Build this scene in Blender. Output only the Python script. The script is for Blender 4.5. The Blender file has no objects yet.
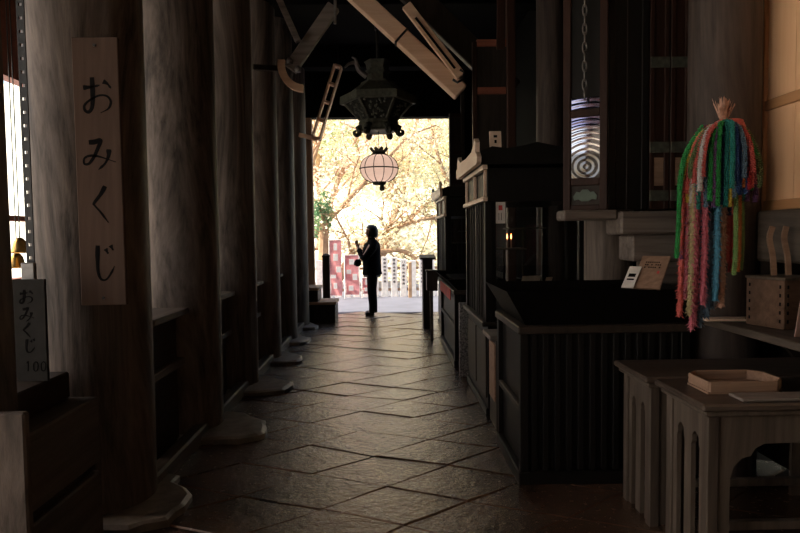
import bpy, bmesh, math, random
from mathutils import Vector, Matrix, noise
random.seed(7)
PI = math.pi
SC = bpy.context.scene
COL = SC.collection

# ------------------------------------------------------------------ helpers
class MB:
    """collects shapes (world coordinates) and links them as one mesh object"""
    def __init__(s): s.bm = bmesh.new()
    def _merge(s, t):
        me = bpy.data.meshes.new('tmp'); t.to_mesh(me); t.free()
        s.bm.from_mesh(me); bpy.data.meshes.remove(me)
    def box(s, x0, x1, y0, y1, z0, z1, bev=.005, rot=None, piv=None):
        t = bmesh.new()
        c = Vector(((x0+x1)/2, (y0+y1)/2, (z0+z1)/2))
        bmesh.ops.create_cube(t, size=1, matrix=Matrix.Translation(c) @ Matrix.Diagonal((x1-x0, y1-y0, z1-z0, 1)))
        b = min(bev, .3*min(x1-x0, y1-y0, z1-z0))
        if b > 0: bmesh.ops.bevel(t, geom=t.edges[:], offset=b, segments=1, affect='EDGES', profile=.5)
        if rot is not None:
            p = Vector(piv) if piv is not None else c
            bmesh.ops.transform(t, matrix=Matrix.Translation(p) @ rot @ Matrix.Translation(-p), verts=t.verts[:])
        s._merge(t); return s
    def beam(s, a, b, w, h, bev=.006, up=(0, 0, 1)):
        """rectangular timber from point a to b, w wide, h tall across"""
        a, b = Vector(a), Vector(b); d = b-a; L = d.length; d.normalize()
        side = d.cross(Vector(up)); side.normalize(); u = side.cross(d)
        t = bmesh.new()
        M = Matrix((( d.x*L, side.x*w, u.x*h, (a.x+b.x)/2), (d.y*L, side.y*w, u.y*h, (a.y+b.y)/2), (d.z*L, side.z*w, u.z*h, (a.z+b.z)/2), (0, 0, 0, 1)))
        bmesh.ops.create_cube(t, size=1, matrix=M)
        if bev: bmesh.ops.bevel(t, geom=t.edges[:], offset=bev, segments=1, affect='EDGES', profile=.5)
        s._merge(t); return s
    def tube(s, pts, r, n=8, cap=True):
        pts = [Vector(p) for p in pts]
        rs = r if isinstance(r, (list, tuple)) else [r]*len(pts)
        bm = s.bm; rings = []; prev = None
        for i, p in enumerate(pts):
            d = (pts[min(i+1, len(pts)-1)]-pts[max(i-1, 0)]).normalized()
            if prev is None:
                a = Vector((1, 0, 0)) if abs(d.x) < .8 else Vector((0, 1, 0))
                u = d.cross(a).normalized()
            else:
                u = (prev-d*prev.dot(d)).normalized()
            prev = u; v = d.cross(u)
            rings.append([bm.verts.new(p+(u*math.cos(2*PI*k/n)+v*math.sin(2*PI*k/n))*rs[i]) for k in range(n)])
        for a, b in zip(rings, rings[1:]):
            for k in range(n): bm.faces.new((a[k], a[(k+1) % n], b[(k+1) % n], b[k]))
        if cap:
            bm.faces.new(rings[0][::-1]); bm.faces.new(rings[-1])
        return s
    def lathe(s, prof, c=(0, 0, 0), n=24, ph=0, sq=None):
        """prof: list of (radius, z); revolved about the vertical through c"""
        bm = s.bm; rings = []
        for r, z in prof:
            rings.append([bm.verts.new((c[0]+max(r, 1e-4)*math.cos(ph+2*PI*k/n), c[1]+max(r, 1e-4)*math.sin(ph+2*PI*k/n), c[2]+z)) for k in range(n)])
        for a, b in zip(rings, rings[1:]):
            for k in range(n): bm.faces.new((a[k], a[(k+1) % n], b[(k+1) % n], b[k]))
        bm.faces.new(rings[0][::-1]); bm.faces.new(rings[-1]); return s
    def prism(s, poly, f, d):
        """poly: 2D outline, f maps (u,v) to a point, d: extrusion vector"""
        bm = s.bm; d = Vector(d)
        a = [bm.verts.new(Vector(f(u, v))) for u, v in poly]
        b = [bm.verts.new(x.co+d) for x in a]
        n = len(a)
        f1 = bm.faces.new(a); f2 = bm.faces.new(b[::-1])
        for k in range(n): bm.faces.new((a[k], b[k], b[(k+1) % n], a[(k+1) % n]))
        f1.normal_update(); f2.normal_update()
        bmesh.ops.triangulate(bm, faces=[f1, f2])
        return s
    def ellipsoid(s, c, r, u=16, v=10):
        t = bmesh.new()
        bmesh.ops.create_uvsphere(t, u_segments=u, v_segments=v, radius=1, matrix=Matrix.Translation(c) @ Matrix.Diagonal((*r, 1)))
        s._merge(t); return s
    def ribbon(s, pts, ws, f, th):
        """brush stroke: 2D centre line with widths, mapped by f(u,v,lift)"""
        bm = s.bm; L = []; n = len(pts)
        for i, (x, y) in enumerate(pts):
            ax, ay = pts[max(i-1, 0)]; bx, by = pts[min(i+1, n-1)]
            dx, dy = bx-ax, by-ay; q = math.hypot(dx, dy) or 1
            nx, ny = -dy/q*ws[i]/2, dx/q*ws[i]/2
            L.append([bm.verts.new(f(x+nx, y+ny, 0)), bm.verts.new(f(x-nx, y-ny, 0)), bm.verts.new(f(x-nx, y-ny, th)), bm.verts.new(f(x+nx, y+ny, th))])
        for a, b in zip(L, L[1:]):
            for k in range(4): bm.faces.new((a[k], a[(k+1) % 4], b[(k+1) % 4], b[k]))
        bm.faces.new(L[0]); bm.faces.new(L[-1][::-1]); return s
    def build(s, name, mat, parent=None, smooth=False, origin=None):
        bm = s.bm
        bmesh.ops.recalc_face_normals(bm, faces=bm.faces[:])
        if parent is not None:
            off = Vector((0, 0, 0)); p = parent
            while p is not None: off += p.location; p = p.parent
        else:
            if origin is None:
                xs = [v.co for v in bm.verts]
                off = Vector(((min(v.x for v in xs)+max(v.x for v in xs))/2, (min(v.y for v in xs)+max(v.y for v in xs))/2, min(v.z for v in xs)))
            else: off = Vector(origin)
        bmesh.ops.translate(bm, verts=bm.verts[:], vec=-off)
        me = bpy.data.meshes.new(name); bm.to_mesh(me); bm.free()
        if smooth:
            for p in me.polygons: p.use_smooth = True
            try: me.set_sharp_from_angle(angle=math.radians(40))
            except Exception: pass
        o = bpy.data.objects.new(name, me); COL.objects.link(o)
        if mat is not None: me.materials.append(mat)
        if parent is not None: o.parent = parent
        else: o.location = off
        return o

def thing(name, label, cat, loc, group=None):
    o = bpy.data.objects.new(name, None); COL.objects.link(o)
    o.location = loc; o.empty_display_size = .1
    return tag(o, label, cat, group)
def tag(o, label, cat, group=None, kind='thing'):
    o['label'] = label; o['category'] = cat
    if group: o['group'] = group
    if kind: o['kind'] = kind
    return o
def struct(o):
    o['kind'] = 'structure'; return o
def dup(root, loc, label, group=None):
    r = root.copy(); COL.objects.link(r); r.location = loc; r['label'] = label
    if group: r['group'] = group
    for ch in list(root.children):
        c = ch.copy(); COL.objects.link(c); c.parent = r
        for g in list(ch.children):
            d = g.copy(); COL.objects.link(d); d.parent = c
    return r
def spline(P, n=6):
    """Catmull-Rom through points of any dimension"""
    P = [tuple(p) for p in P]
    if len(P) < 3: return P if len(P) < 2 else [tuple(a+(b-a)*t/n for a, b in zip(P[0], P[1])) for t in range(n+1)]
    Q = [tuple(2*a-b for a, b in zip(P[0], P[1]))]+P+[tuple(2*a-b for a, b in zip(P[-1], P[-2]))]
    out = []
    for i in range(1, len(Q)-2):
        for k in range(n):
            t = k/n
            out.append(tuple(.5*(2*b+(c-a)*t+(2*a-5*b+4*c-d)*t*t+(3*b-a-3*c+d)*t**3) for a, b, c, d in zip(Q[i-1], Q[i], Q[i+1], Q[i+2])))
    out.append(P[-1]); return out

# ------------------------------------------------------------------ materials
def mat(name):
    m = bpy.data.materials.new(name); m.use_nodes = True
    nt = m.node_tree; b = nt.nodes['Principled BSDF']
    return m, nt, b
def N(nt, t, **kw):
    n = nt.nodes.new(t)
    for k, v in kw.items():
        if k in n.inputs: n.inputs[k].default_value = v
        else: setattr(n, k, v)
    return n
def plain(name, c, rough=.6, metal=0, spec=.5, var=.15, scale=12, bump=0):
    m, nt, b = mat(name)
    tc = N(nt, 'ShaderNodeTexCoord'); no = N(nt, 'ShaderNodeTexNoise', Scale=scale, Detail=4)
    nt.links.new(tc.outputs['Object'], no.inputs['Vector'])
    r = N(nt, 'ShaderNodeValToRGB')
    r.color_ramp.elements[0].position = .3; r.color_ramp.elements[1].position = .7
    r.color_ramp.elements[0].color = (*[x*(1-var) for x in c], 1); r.color_ramp.elements[1].color = (*[min(1, x*(1+var)) for x in c], 1)
    nt.links.new(no.outputs['Fac'], r.inputs['Fac']); nt.links.new(r.outputs['Color'], b.inputs['Base Color'])
    b.inputs['Roughness'].default_value = rough; b.inputs['Metallic'].default_value = metal; b.inputs['Specular IOR Level'].default_value = spec
    if bump:
        bp = N(nt, 'ShaderNodeBump', Strength=bump, Distance=.01)
        nt.links.new(no.outputs['Fac'], bp.inputs['Height']); nt.links.new(bp.outputs['Normal'], b.inputs['Normal'])
    return m
def wood(name, dark, light, axis='z', rough=.6, scale=1.0, knots=0.0, bump=.25, spec=.2):
    m, nt, b = mat(name); L = nt.links.new
    tc = N(nt, 'ShaderNodeTexCoord'); oi = N(nt, 'ShaderNodeObjectInfo')
    add = N(nt, 'ShaderNodeVectorMath', operation='ADD'); mul = N(nt, 'ShaderNodeVectorMath', operation='SCALE')
    cmb = N(nt, 'ShaderNodeCombineXYZ')
    for i in range(3): L(oi.outputs['Random'], cmb.inputs[i])
    L(cmb.outputs[0], mul.inputs[0]); mul.inputs['Scale'].default_value = 17
    L(tc.outputs['Object'], add.inputs[0]); L(mul.outputs[0], add.inputs[1])
    dist = N(nt, 'ShaderNodeTexNoise', Scale=1.6*scale, Detail=2)
    mp0 = N(nt, 'ShaderNodeMapping')
    s = {'x': (.25, 1, 1), 'y': (1, .25, 1), 'z': (1, 1, .25)}[axis]
    mp0.inputs['Scale'].default_value = s; L(add.outputs[0], mp0.inputs['Vector']); L(mp0.outputs[0], dist.inputs['Vector'])
    mp = N(nt, 'ShaderNodeMapping')
    k = 22*scale; e = 1.1*scale
    mp.inputs['Scale'].default_value = {'x': (e, k, k), 'y': (k, e, k), 'z': (k, k, e)}[axis]
    L(add.outputs[0], mp.inputs['Vector'])
    warp = N(nt, 'ShaderNodeVectorMath', operation='MULTIPLY_ADD')
    L(dist.outputs['Color'], warp.inputs[0]); warp.inputs[1].default_value = (5+8*knots,)*3; L(mp.outputs[0], warp.inputs[2])
    gr = N(nt, 'ShaderNodeTexNoise', Scale=1.0, Detail=6, Roughness=.65)
    L(warp.outputs[0], gr.inputs['Vector'])
    mix = N(nt, 'ShaderNodeMath', operation='MULTIPLY_ADD'); mix.inputs[1].default_value = .65
    sc = N(nt, 'ShaderNodeMath', operation='MULTIPLY'); sc.inputs[1].default_value = .35
    L(dist.outputs['Fac'], sc.inputs[0]); L(gr.outputs['Fac'], mix.inputs[0]); L(sc.outputs[0], mix.inputs[2])
    r = N(nt, 'ShaderNodeValToRGB')
    r.color_ramp.elements[0].position = .36; r.color_ramp.elements[1].position = .64
    r.color_ramp.elements[0].color = (*dark, 1); r.color_ramp.elements[1].color = (*light, 1)
    L(mix.outputs[0], r.inputs['Fac']); L(r.outputs['Color'], b.inputs['Base Color'])
    b.inputs['Roughness'].default_value = rough; b.inputs['Specular IOR Level'].default_value = spec
    if bump:
        bp = N(nt, 'ShaderNodeBump', Strength=bump, Distance=.006)
        L(gr.outputs['Fac'], bp.inputs['Height']); L(bp.outputs['Normal'], b.inputs['Normal'])
    return m
def glass(name, tint=(1, 1, 1), ior=1.5):
    m, nt, b = mat(name); nt.nodes.remove(b); out = nt.nodes['Material Output']
    tr = N(nt, 'ShaderNodeBsdfTransparent'); tr.inputs['Color'].default_value = (*tint, 1)
    gl = N(nt, 'ShaderNodeBsdfGlossy', Roughness=.03)
    fr = N(nt, 'ShaderNodeFresnel', IOR=ior); mx = N(nt, 'ShaderNodeMixShader')
    nt.links.new(fr.outputs[0], mx.inputs[0]); nt.links.new(tr.outputs[0], mx.inputs[1]); nt.links.new(gl.outputs[0], mx.inputs[2])
    nt.links.new(mx.outputs[0], out.inputs['Surface']); return m
def leafmat(name, cols, trans=.4):
    m, nt, b = mat(name); nt.nodes.remove(b); out = nt.nodes['Material Output']; L = nt.links.new
    tc = N(nt, 'ShaderNodeTexCoord'); no = N(nt, 'ShaderNodeTexNoise', Scale=1.3, Detail=5)
    L(tc.outputs['Object'], no.inputs['Vector'])
    r = N(nt, 'ShaderNodeValToRGB'); cr = r.color_ramp
    for i, c in enumerate(cols):
        p = .3+.4*i/(len(cols)-1)
        e = cr.elements[i] if i < 2 else cr.elements.new(p)
        e.position = p; e.color = (*c, 1)
    L(no.outputs['Fac'], r.inputs['Fac'])
    d = N(nt, 'ShaderNodeBsdfDiffuse'); t = N(nt, 'ShaderNodeBsdfTranslucent'); mx = N(nt, 'ShaderNodeMixShader'); mx.inputs[0].default_value = trans
    L(r.outputs['Color'], d.inputs['Color']); L(r.outputs['Color'], t.inputs['Color'])
    L(d.outputs[0], mx.inputs[1]); L(t.outputs[0], mx.inputs[2]); L(mx.outputs[0], out.inputs['Surface']); return m
def emit(name, c, s):
    m, nt, b = mat(name); b.inputs['Base Color'].default_value = (*c, 1)
    b.inputs['Emission Color'].default_value = (*c, 1); b.inputs['Emission Strength'].default_value = s; return m

W = {}
W['col'] = wood('aged_column_wood', (.030, .024, .020), (.19, .152, .128), 'z', .6, .8, 1.1, .6)
W['colw'] = wood('warm_column_wood', (.033, .026, .023), (.10, .076, .065), 'z', .6, .9, .5, .3)
W['dark'] = wood('dark_timber', (.018, .014, .011), (.05, .038, .03), 'z', .5, 1, .2, .2)
W['darkx'] = wood('dark_timber_long', (.018, .014, .011), (.05, .038, .03), 'x', .5, 1, .2, .2)
W['darky'] = wood('dark_timber_deep', (.018, .014, .011), (.05, .038, .03), 'y', .45, 1, .2, .2)
W['greyx'] = wood('grey_sill_wood', (.10, .082, .07), (.26, .22, .19), 'x', .6, 1, .2, .3)
W['greyy'] = wood('grey_plank_wood', (.05, .04, .032), (.13, .105, .085), 'y', .55, 1, .2, .3)
W['black'] = wood('black_lacquered_wood', (.005, .0045, .004), (.010, .009, .008), 'z', .5, 1, .1, .08, .2)
W['blackx'] = wood('black_lacquered_top', (.005, .0045, .004), (.012, .010, .009), 'x', .5, 1, .1, .08, .2)
W['matte'] = wood('sooty_dark_wood', (.007, .006, .0055), (.016, .013, .011), 'z', .75, 1, .1, .1, .2)
W['soot'] = wood('sooted_roof_wood', (.0025, .0022, .002), (.006, .005, .0045), 'x', .9, 1, .1, .1, .06)  # even near-black tone for ceiling, lintel and inner walls
W['bay'] = wood('worn_bay_boards', (.24, .17, .12), (.42, .31, .22), 'y', .7, 1, .1, .1)
W['tan'] = wood('bare_tan_wood', (.74, .55, .42), (.88, .70, .56), 'y', .5, 1, .1, .1)
W['sign'] = wood('sign_board_wood', (.062, .037, .025), (.09, .056, .040), 'z', .85, 1.2, .1, .1)
W['cypress'] = wood('light_cypress_wood', (.84, .49, .27), (.92, .58, .34), 'z', .5, .8, .1, .06)
W['cypressf'] = wood('orange_frame_wood', (.62, .31, .15), (.74, .40, .21), 'z', .5, 1, .1, .1)
W['cypressfy'] = wood('orange_rail_wood', (.46, .23, .10), (.58, .31, .15), 'y', .5, 1, .1, .1)
W['table'] = wood('worn_table_wood', (.055, .042, .033), (.14, .11, .085), 'z', .5, 1, .2, .25)
W['tablex'] = wood('worn_table_top_wood', (.04, .03, .024), (.10, .075, .058), 'x', .38, 1, .2, .2)
W['box'] = wood('plain_box_wood', (.20, .12, .08), (.37, .24, .165), 'x', .6, 1.3, .2, .15)
W['boxd'] = wood('brown_box_wood', (.07, .04, .026), (.15, .09, .06), 'x', .6, 1.3, .2, .15)
W['redl'] = wood('faded_red_rail', (.20, .065, .04), (.30, .11, .07), 'x', .5, 1, .1, .1)  # brighter red carries the light on the framed panel's rails
W['brace'] = wood('pale_brace_wood', (.68, .42, .27), (.86, .60, .42), 'x', .6, 1, .2, .2)
W['redw'] = wood('red_brown_door_wood', (.022, .010, .007), (.05, .022, .015), 'z', .5, 1, .1, .15)
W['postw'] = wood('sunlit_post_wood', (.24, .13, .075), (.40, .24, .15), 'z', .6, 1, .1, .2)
M = {}
M['ink'] = plain('black_ink', (.008, .007, .007), .95, 0, .05)
M['bronze'] = plain('green_bronze', (.085, .09, .07), .5, .3, .5, .35, 30, .3)
M['bronzed'] = plain('dark_bronze', (.036, .038, .032), .5, .6, .5, .3, 40, .5)
M['iron'] = plain('dark_iron', (.045, .043, .042), .4, .8, .5, .25, 40)
M['steel'] = plain('dull_steel', (.22, .21, .20), .45, .8, .5, .2, 30)
M['brass'] = plain('worn_brass', (.70, .45, .14), .3, 1, .5, .15, 20)
M['paper'] = plain('white_paper', (.75, .70, .64), .8)
M['redp'] = plain('red_print', (.55, .06, .05), .7)
M['stone'] = plain('foundation_stone', (.20, .175, .15), .45, 0, .5, .4, 9, .8)
M['mottle'] = plain('mottled_panel', (.2, .19, .18), .7, 0, .4, .8, 60, .3)
M['cloth'] = plain('black_jacket_cloth', (.006, .006, .007), .95, 0, .1)
M['trouser'] = plain('dark_trouser_cloth', (.008, .008, .009), .95, 0, .1)
M['shirt'] = plain('grey_shirt_cloth', (.16, .16, .17), .85)
M['hair'] = plain('black_hair', (.01, .009, .008), .45)
M['skin'] = plain('skin', (.48, .29, .21), .55)
M['shoe'] = plain('black_shoe_leather', (.012, .011, .011), .4)
M['glass'] = glass('clear_pane')
M['ground'] = plain('pale_court_ground', (.16, .165, .20), .6, 0, .2, .12, 3, .3)
M['gravel'] = plain('pale_gravel', (.66, .65, .64), .9, 0, .1, .15, 4, .3)  # ground out of view, set pale to bounce daylight indoors
M['bark'] = plain('sunlit_bark', (.48, .31, .19), .9, 0, .1, .3, 7, .4)
M['bark2'] = plain('pale_bark', (.46, .31, .21), .9, 0, .1, .25, 7, .4)
M['hill'] = plain('leafy_slope', (.84, .80, .66), 1, 0, .05, .25, .5)
M['candle'] = plain('candle_wax', (.45, .35, .28), .5)
M['flame'] = emit('candle_flame', (1, .30, .08), 12)
M['white'] = plain('white_plaque_paint', (.85, .82, .78), .7)
M['pinkc'] = plain('pinkish_card', (.34, .22, .19), .8)
M['fade'] = plain('faded_writing', (.16, .14, .14), .9)  # writing greyed in colour to look overexposed on the plaques
M['flag'] = plain('red_banner_cloth', (.85, .36, .36), .9)  # red lightened in colour to look washed out by daylight
M['rooft'] = plain('grey_roof_tiles', (.36, .37, .40), .7)
M['wallp'] = plain('pale_plaster', (.75, .68, .58), .9)
M['green'] = plain('green_carving', (.10, .14, .11), .6)
# worn stone paving
def floor_mat():
    m, nt, b = mat('worn_stone_paving'); L = nt.links.new
    tc = N(nt, 'ShaderNodeTexCoord')
    n1 = N(nt, 'ShaderNodeTexNoise', Scale=2.2, Detail=6); n2 = N(nt, 'ShaderNodeTexNoise', Scale=26, Detail=6, Roughness=.65)
    L(tc.outputs['Object'], n1.inputs['Vector']); L(tc.outputs['Object'], n2.inputs['Vector'])
    r = N(nt, 'ShaderNodeValToRGB'); e = r.color_ramp.elements
    e[0].position = .3; e[0].color = (.045, .024, .014, 1); e[1].position = .7; e[1].color = (.13, .072, .044, 1)
    L(n1.outputs['Fac'], r.inputs['Fac']); L(r.outputs['Color'], b.inputs['Base Color'])
    rr = N(nt, 'ShaderNodeMapRange'); rr.inputs['To Min'].default_value = .16; rr.inputs['To Max'].default_value = .34
    L(n2.outputs['Fac'], rr.inputs['Value']); L(rr.outputs[0], b.inputs['Roughness'])
    n3 = N(nt, 'ShaderNodeTexNoise', Scale=7, Detail=3); L(tc.outputs['Object'], n3.inputs['Vector'])
    bp = N(nt, 'ShaderNodeBump', Strength=.9, Distance=.0068); bp2 = N(nt, 'ShaderNodeBump', Strength=.6, Distance=.011)
    L(n2.outputs['Fac'], bp.inputs['Height']); L(n3.outputs['Fac'], bp2.inputs['Height']); L(bp2.outputs['Normal'], bp.inputs['Normal'])
    L(bp.outputs['Normal'], b.inputs['Normal']); b.inputs['Specular IOR Level'].default_value = 1.0
    b.inputs['Coat Weight'].default_value = .6; b.inputs['Coat Roughness'].default_value = .22; L(bp.outputs['Normal'], b.inputs['Coat Normal'])
    b.inputs['Specular Tint'].default_value = (1, .84, .68, 1)
    return m
M['paving'] = floor_mat()
M['earth'] = plain('dark_joint_earth', (.05, .04, .032), .8)

# ------------------------------------------------------------------ setting
# paving: square slabs laid on the diagonal
b = MB(); E1 = Vector((math.cos(-.44), math.sin(-.44)))*.50; E2 = Vector((math.cos(.66), math.sin(.66)))*.47
def node(i, j):
    q = random.Random(i*977+j*31+5)
    return E1*(i+.06*q.uniform(-1, 1))+E2*(j+.07*q.uniform(-1, 1))+Vector((.1, .15))
for i in range(-30, 30):
    for j in range(-20, 40):
        P = [node(i, j), node(i+1, j), node(i+1, j+1), node(i, j+1)]
        c = sum(P, Vector((0, 0)))/4
        if not (-2.1 < c.x < 2.2 and -2.3 < c.y < 11.35): continue
        tx, ty, dz = random.uniform(-.010, .010), random.uniform(-.012, .012), random.uniform(-.004, .003)
        gp = random.uniform(.988, .998)
        zf = lambda p: dz+(p.x-c.x)*tx+(p.y-c.y)*ty
        R0 = []; n_ = 6                                              # wavering edges, rounded arris
        for k in range(4):
            for t in range(n_):
                p = P[k].lerp(P[(k+1) % 4], t/n_); p = c+(p-c)*gp
                p += Vector((noise.noise(Vector((p.x*5, p.y*5, i*.37+j*.11))), noise.noise(Vector((p.x*5+9, p.y*5, i*.2-j*.3)))))*.008
                R0.append(p)
        bt = [b.bm.verts.new((p.x, p.y, -.05)) for p in R0]
        md = [b.bm.verts.new((p.x, p.y, zf(p)-.007)) for p in R0]
        tp = [b.bm.verts.new((q.x, q.y, zf(q))) for q in [c+(p-c)*.968 for p in R0]]
        m_ = len(R0)
        for A, B in ((bt, md), (md, tp)):
            for k in range(m_): b.bm.faces.new((A[k], A[(k+1) % m_], B[(k+1) % m_], B[k]))
        b.bm.faces.new(tp); b.bm.faces.new(bt[::-1])
fl = struct(b.build('floor', M['paving'], origin=(0, 0, 0)))
struct(MB().box(-4.3, 3.4, -2.6, 11.38, -.12, -.022, 0).build('floor_base', M['earth']))
struct(MB().box(-4.28, -2.12, -2.5, 9.9, -.021, -.004, 0).build('floor_bay', W['bay']))  # pale floor added to bounce sunlight into the passage
# courtyard outside
struct(MB().box(-40, 40, 11.38, 30, -.2, -.012, 0).build('ground_courtyard', M['ground']))
struct(MB().box(-40, -4.3, -40, 11.38, -.2, -.03, 0).build('ground_side', M['gravel']))
struct(MB().box(-4.3, 40, -40, -2.6, -.2, -.03, 0).build('ground_back', M['gravel']))
# hillside beyond
bm = MB(); g = 28; V = []
for i in range(g+1):
    for j in range(g+1):
        x = -34+68*i/g; y = 19+50*j/g
        z = 15*(1-math.exp(-(y-19)/32))*(1.05-.012*x)+1.2*noise.noise(Vector((x*.12, y*.12, 0)))-.25
        if j == 0: z = -.15
        V.append(bm.bm.verts.new((x, y, z)))
for i in range(g):
    for j in range(g):
        a = i*(g+1)+j; bm.bm.faces.new((V[a], V[a+g+1], V[a+g+2], V[a+1]))
struct(bm.build('hillside', M['hill'], smooth=True, origin=(0, 19, 0)))

struct(MB().box(-6.1, 3.4, -2.6, 10.98, 4.25, 4.4, 0).build('ceiling', W['soot']))  # overhang past the left wall added to block steep sun
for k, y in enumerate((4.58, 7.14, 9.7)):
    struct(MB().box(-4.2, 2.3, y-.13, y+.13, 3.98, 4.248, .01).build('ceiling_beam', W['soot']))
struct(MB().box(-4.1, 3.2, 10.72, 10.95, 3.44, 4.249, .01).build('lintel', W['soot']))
# right-hand wall of the passage, low back wall, left outer wall with long openings
struct(MB().box(2.36, 2.5, -2.6, 11.2, 0, 4.249, 0).build('wall_right', W['dark']))
struct(MB().box(-4.1, 2.358, -2.6, -2.5, 0, 4.249, 0).build('wall_back', M['wallp']))  # unseen wall, closed across to cut light from behind, pale for bounce
b = MB().box(-4.15, -4.0, 5.1, 11.2, 0, 1.0, 0).box(-4.15, -4.0, 5.1, 11.2, 3.15, 4.249, 0).box(-4.14, -4.01, 7.5, 11.2, .99, 3.16, 0)
for y in (5.1, 7.5): b.box(-4.16, -3.98, y-.08, y+.08, .99, 3.16, .01)
for y in (-2.45, 1.3, 5.05): b.box(-4.16, -3.98, y-.1, y+.1, 0, 4.249, .01)
struct(b.build('wall_left', W['redl']))
struct(MB().box(-4.14, -4.0, 5.18, 7.42, 1.62, 1.68, .01).build('trim_1', W['redl']))
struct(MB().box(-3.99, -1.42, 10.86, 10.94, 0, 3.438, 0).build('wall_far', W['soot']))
# posts of the far opening
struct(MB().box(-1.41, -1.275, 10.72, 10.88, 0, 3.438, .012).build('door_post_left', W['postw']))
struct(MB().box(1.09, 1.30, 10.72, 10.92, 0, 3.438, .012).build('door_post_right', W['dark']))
struct(MB().box(1.302, 2.358, 10.86, 10.94, 0, 3.438, 0).build('wall_end', W['soot']))
# worn edge timber along the column feet
struct(MB().box(-1.40, -1.30, 3.4, 10.3, -.02, .10, .012).build('trim_2', W['greyy']))
# sill under the light screen and the stepped beams beside the round column
struct(MB().box(2.07, 2.358, 1.2, 3.58, 1.25, 1.53, .015).build('trim_3', W['greyy']))
struct(MB().box(1.47, 2.355, 3.88, 4.16, 1.405, 1.552, .012).build('trim_4', W['greyx']))
struct(MB().box(1.55, 2.355, 3.90, 4.14, 1.235, 1.403, .012).build('trim_5', W['greyx']))
struct(MB().box(1.66, 2.355, 3.92, 4.12, 1.08, 1.233, .012).build('trim_6', W['greyx']))
struct(MB().box(1.12, 1.468, 3.93, 4.11, 1.50, 1.565, .012).build('trim_7', W['greyx']))

# ------------------------------------------------------------------ left columns
def column(x, y, r, z0, z1, m, label, name='wooden_column', group=None, seed=0, split=True):
    rnd = random.Random(seed); b = MB(); n = 40; rings = []
    zs = [z0+(z1-z0)*k/26 for k in range(27)]
    ca = rnd.uniform(0, 6.28)
    for z in zs:
        ring = []
        for k in range(n):
            a = 2*PI*k/n
            q = r*(1+.010*noise.noise(Vector((math.cos(a)*1.5, math.sin(a)*1.5, z*.7+seed*3.1)))) 
            if split:
                dd = abs((a-ca-.05*math.sin(z*3)+PI) % (2*PI)-PI)
                if dd < .09: q -= .014*r/.3
            ring.append(b.bm.verts.new((x+q*math.cos(a), y+q*math.sin(a), z)))
        rings.append(ring)
    for A, B in zip(rings, rings[1:]):
        for k in range(n): b.bm.faces.new((A[k], A[(k+1) % n], B[(k+1) % n], B[k]))
    b.bm.faces.new(rings[0][::-1]); b.bm.faces.new(rings[-1])
    o = b.build(name, m, smooth=True, origin=(x, y, z0))
    return tag(o, label, 'column', group)
colY = [3.3, 4.58, 5.86, 7.14, 8.42, 9.7]
colL = ['thick grey round wooden column carrying the big hiragana sign board',
        'smooth round column with vertical crack, just behind the signboard column',
        'dark round column third along from the signboard column',
        'dark round column fourth along, its foot on a pale slab',
        'slim looking round column fifth along the dark row',
        'last round column before the far opening, beside the steps']
for i, y in enumerate(colY):
    r = .284 if i == 0 else .285
    column(-1.557 if i == 0 else -1.53, y, r, .045, 4.0 if y in (4.58, 7.14, 9.7) else 4.249, W['col'], colL[i], 'wooden_column', 'round columns along the passage', i)
def slab(pts, z0, z1, seed, label):
    rnd = random.Random(seed); b = MB(); bm = b.bm
    cx = sum(p[0] for p in pts)/len(pts); cy = sum(p[1] for p in pts)/len(pts)
    P = [(x+rnd.uniform(-.03, .03), y+rnd.uniform(-.03, .03)) for x, y in spline([(*p,) for p in pts+[pts[0]]], 2)[:-1]]
    lo = [bm.verts.new((x, y, z0)) for x, y in P]
    hi = [bm.verts.new((x, y, z1-.012+rnd.uniform(-.004, .004))) for x, y in P]
    tp = [bm.verts.new((cx+(x-cx)*.93, cy+(y-cy)*.93, z1+rnd.uniform(-.004, .003))) for x, y in P]
    n = len(P)
    for A, B in ((lo, hi), (hi, tp)):
        for k in range(n): bm.faces.new((A[k], A[(k+1) % n], B[(k+1) % n], B[k]))
    bm.faces.new(lo[::-1]); bm.faces.new(tp)
    o = b.build('foundation_stone', M['stone']); return tag(o, label, 'stone', 'stones under the columns')
stL = ['flat stone under the thick signboard column', 'rough grey stone jutting out beneath the cracked round column',
       'pale angular slab under the third dark column', 'small pale slab at the foot of the fourth column',
       'low stone at the foot of the fifth column', 'low stone at the foot of the last column by the steps']
ext = [-1.08, -.9, -.92, -1.0, -1.06, -1.1]
for i, y in enumerate(colY):
    e = ext[i]; rr = .36
    slab([(-1.95, y-rr), (-1.4, y-rr-.02), (e-.12, y-.34), (e, y-.22), (e-.02, y-.02), (e-.14, y+.16), (-1.35, y+rr), (-1.95, y+rr)], -.015, .044, i, stL[i])

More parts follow.
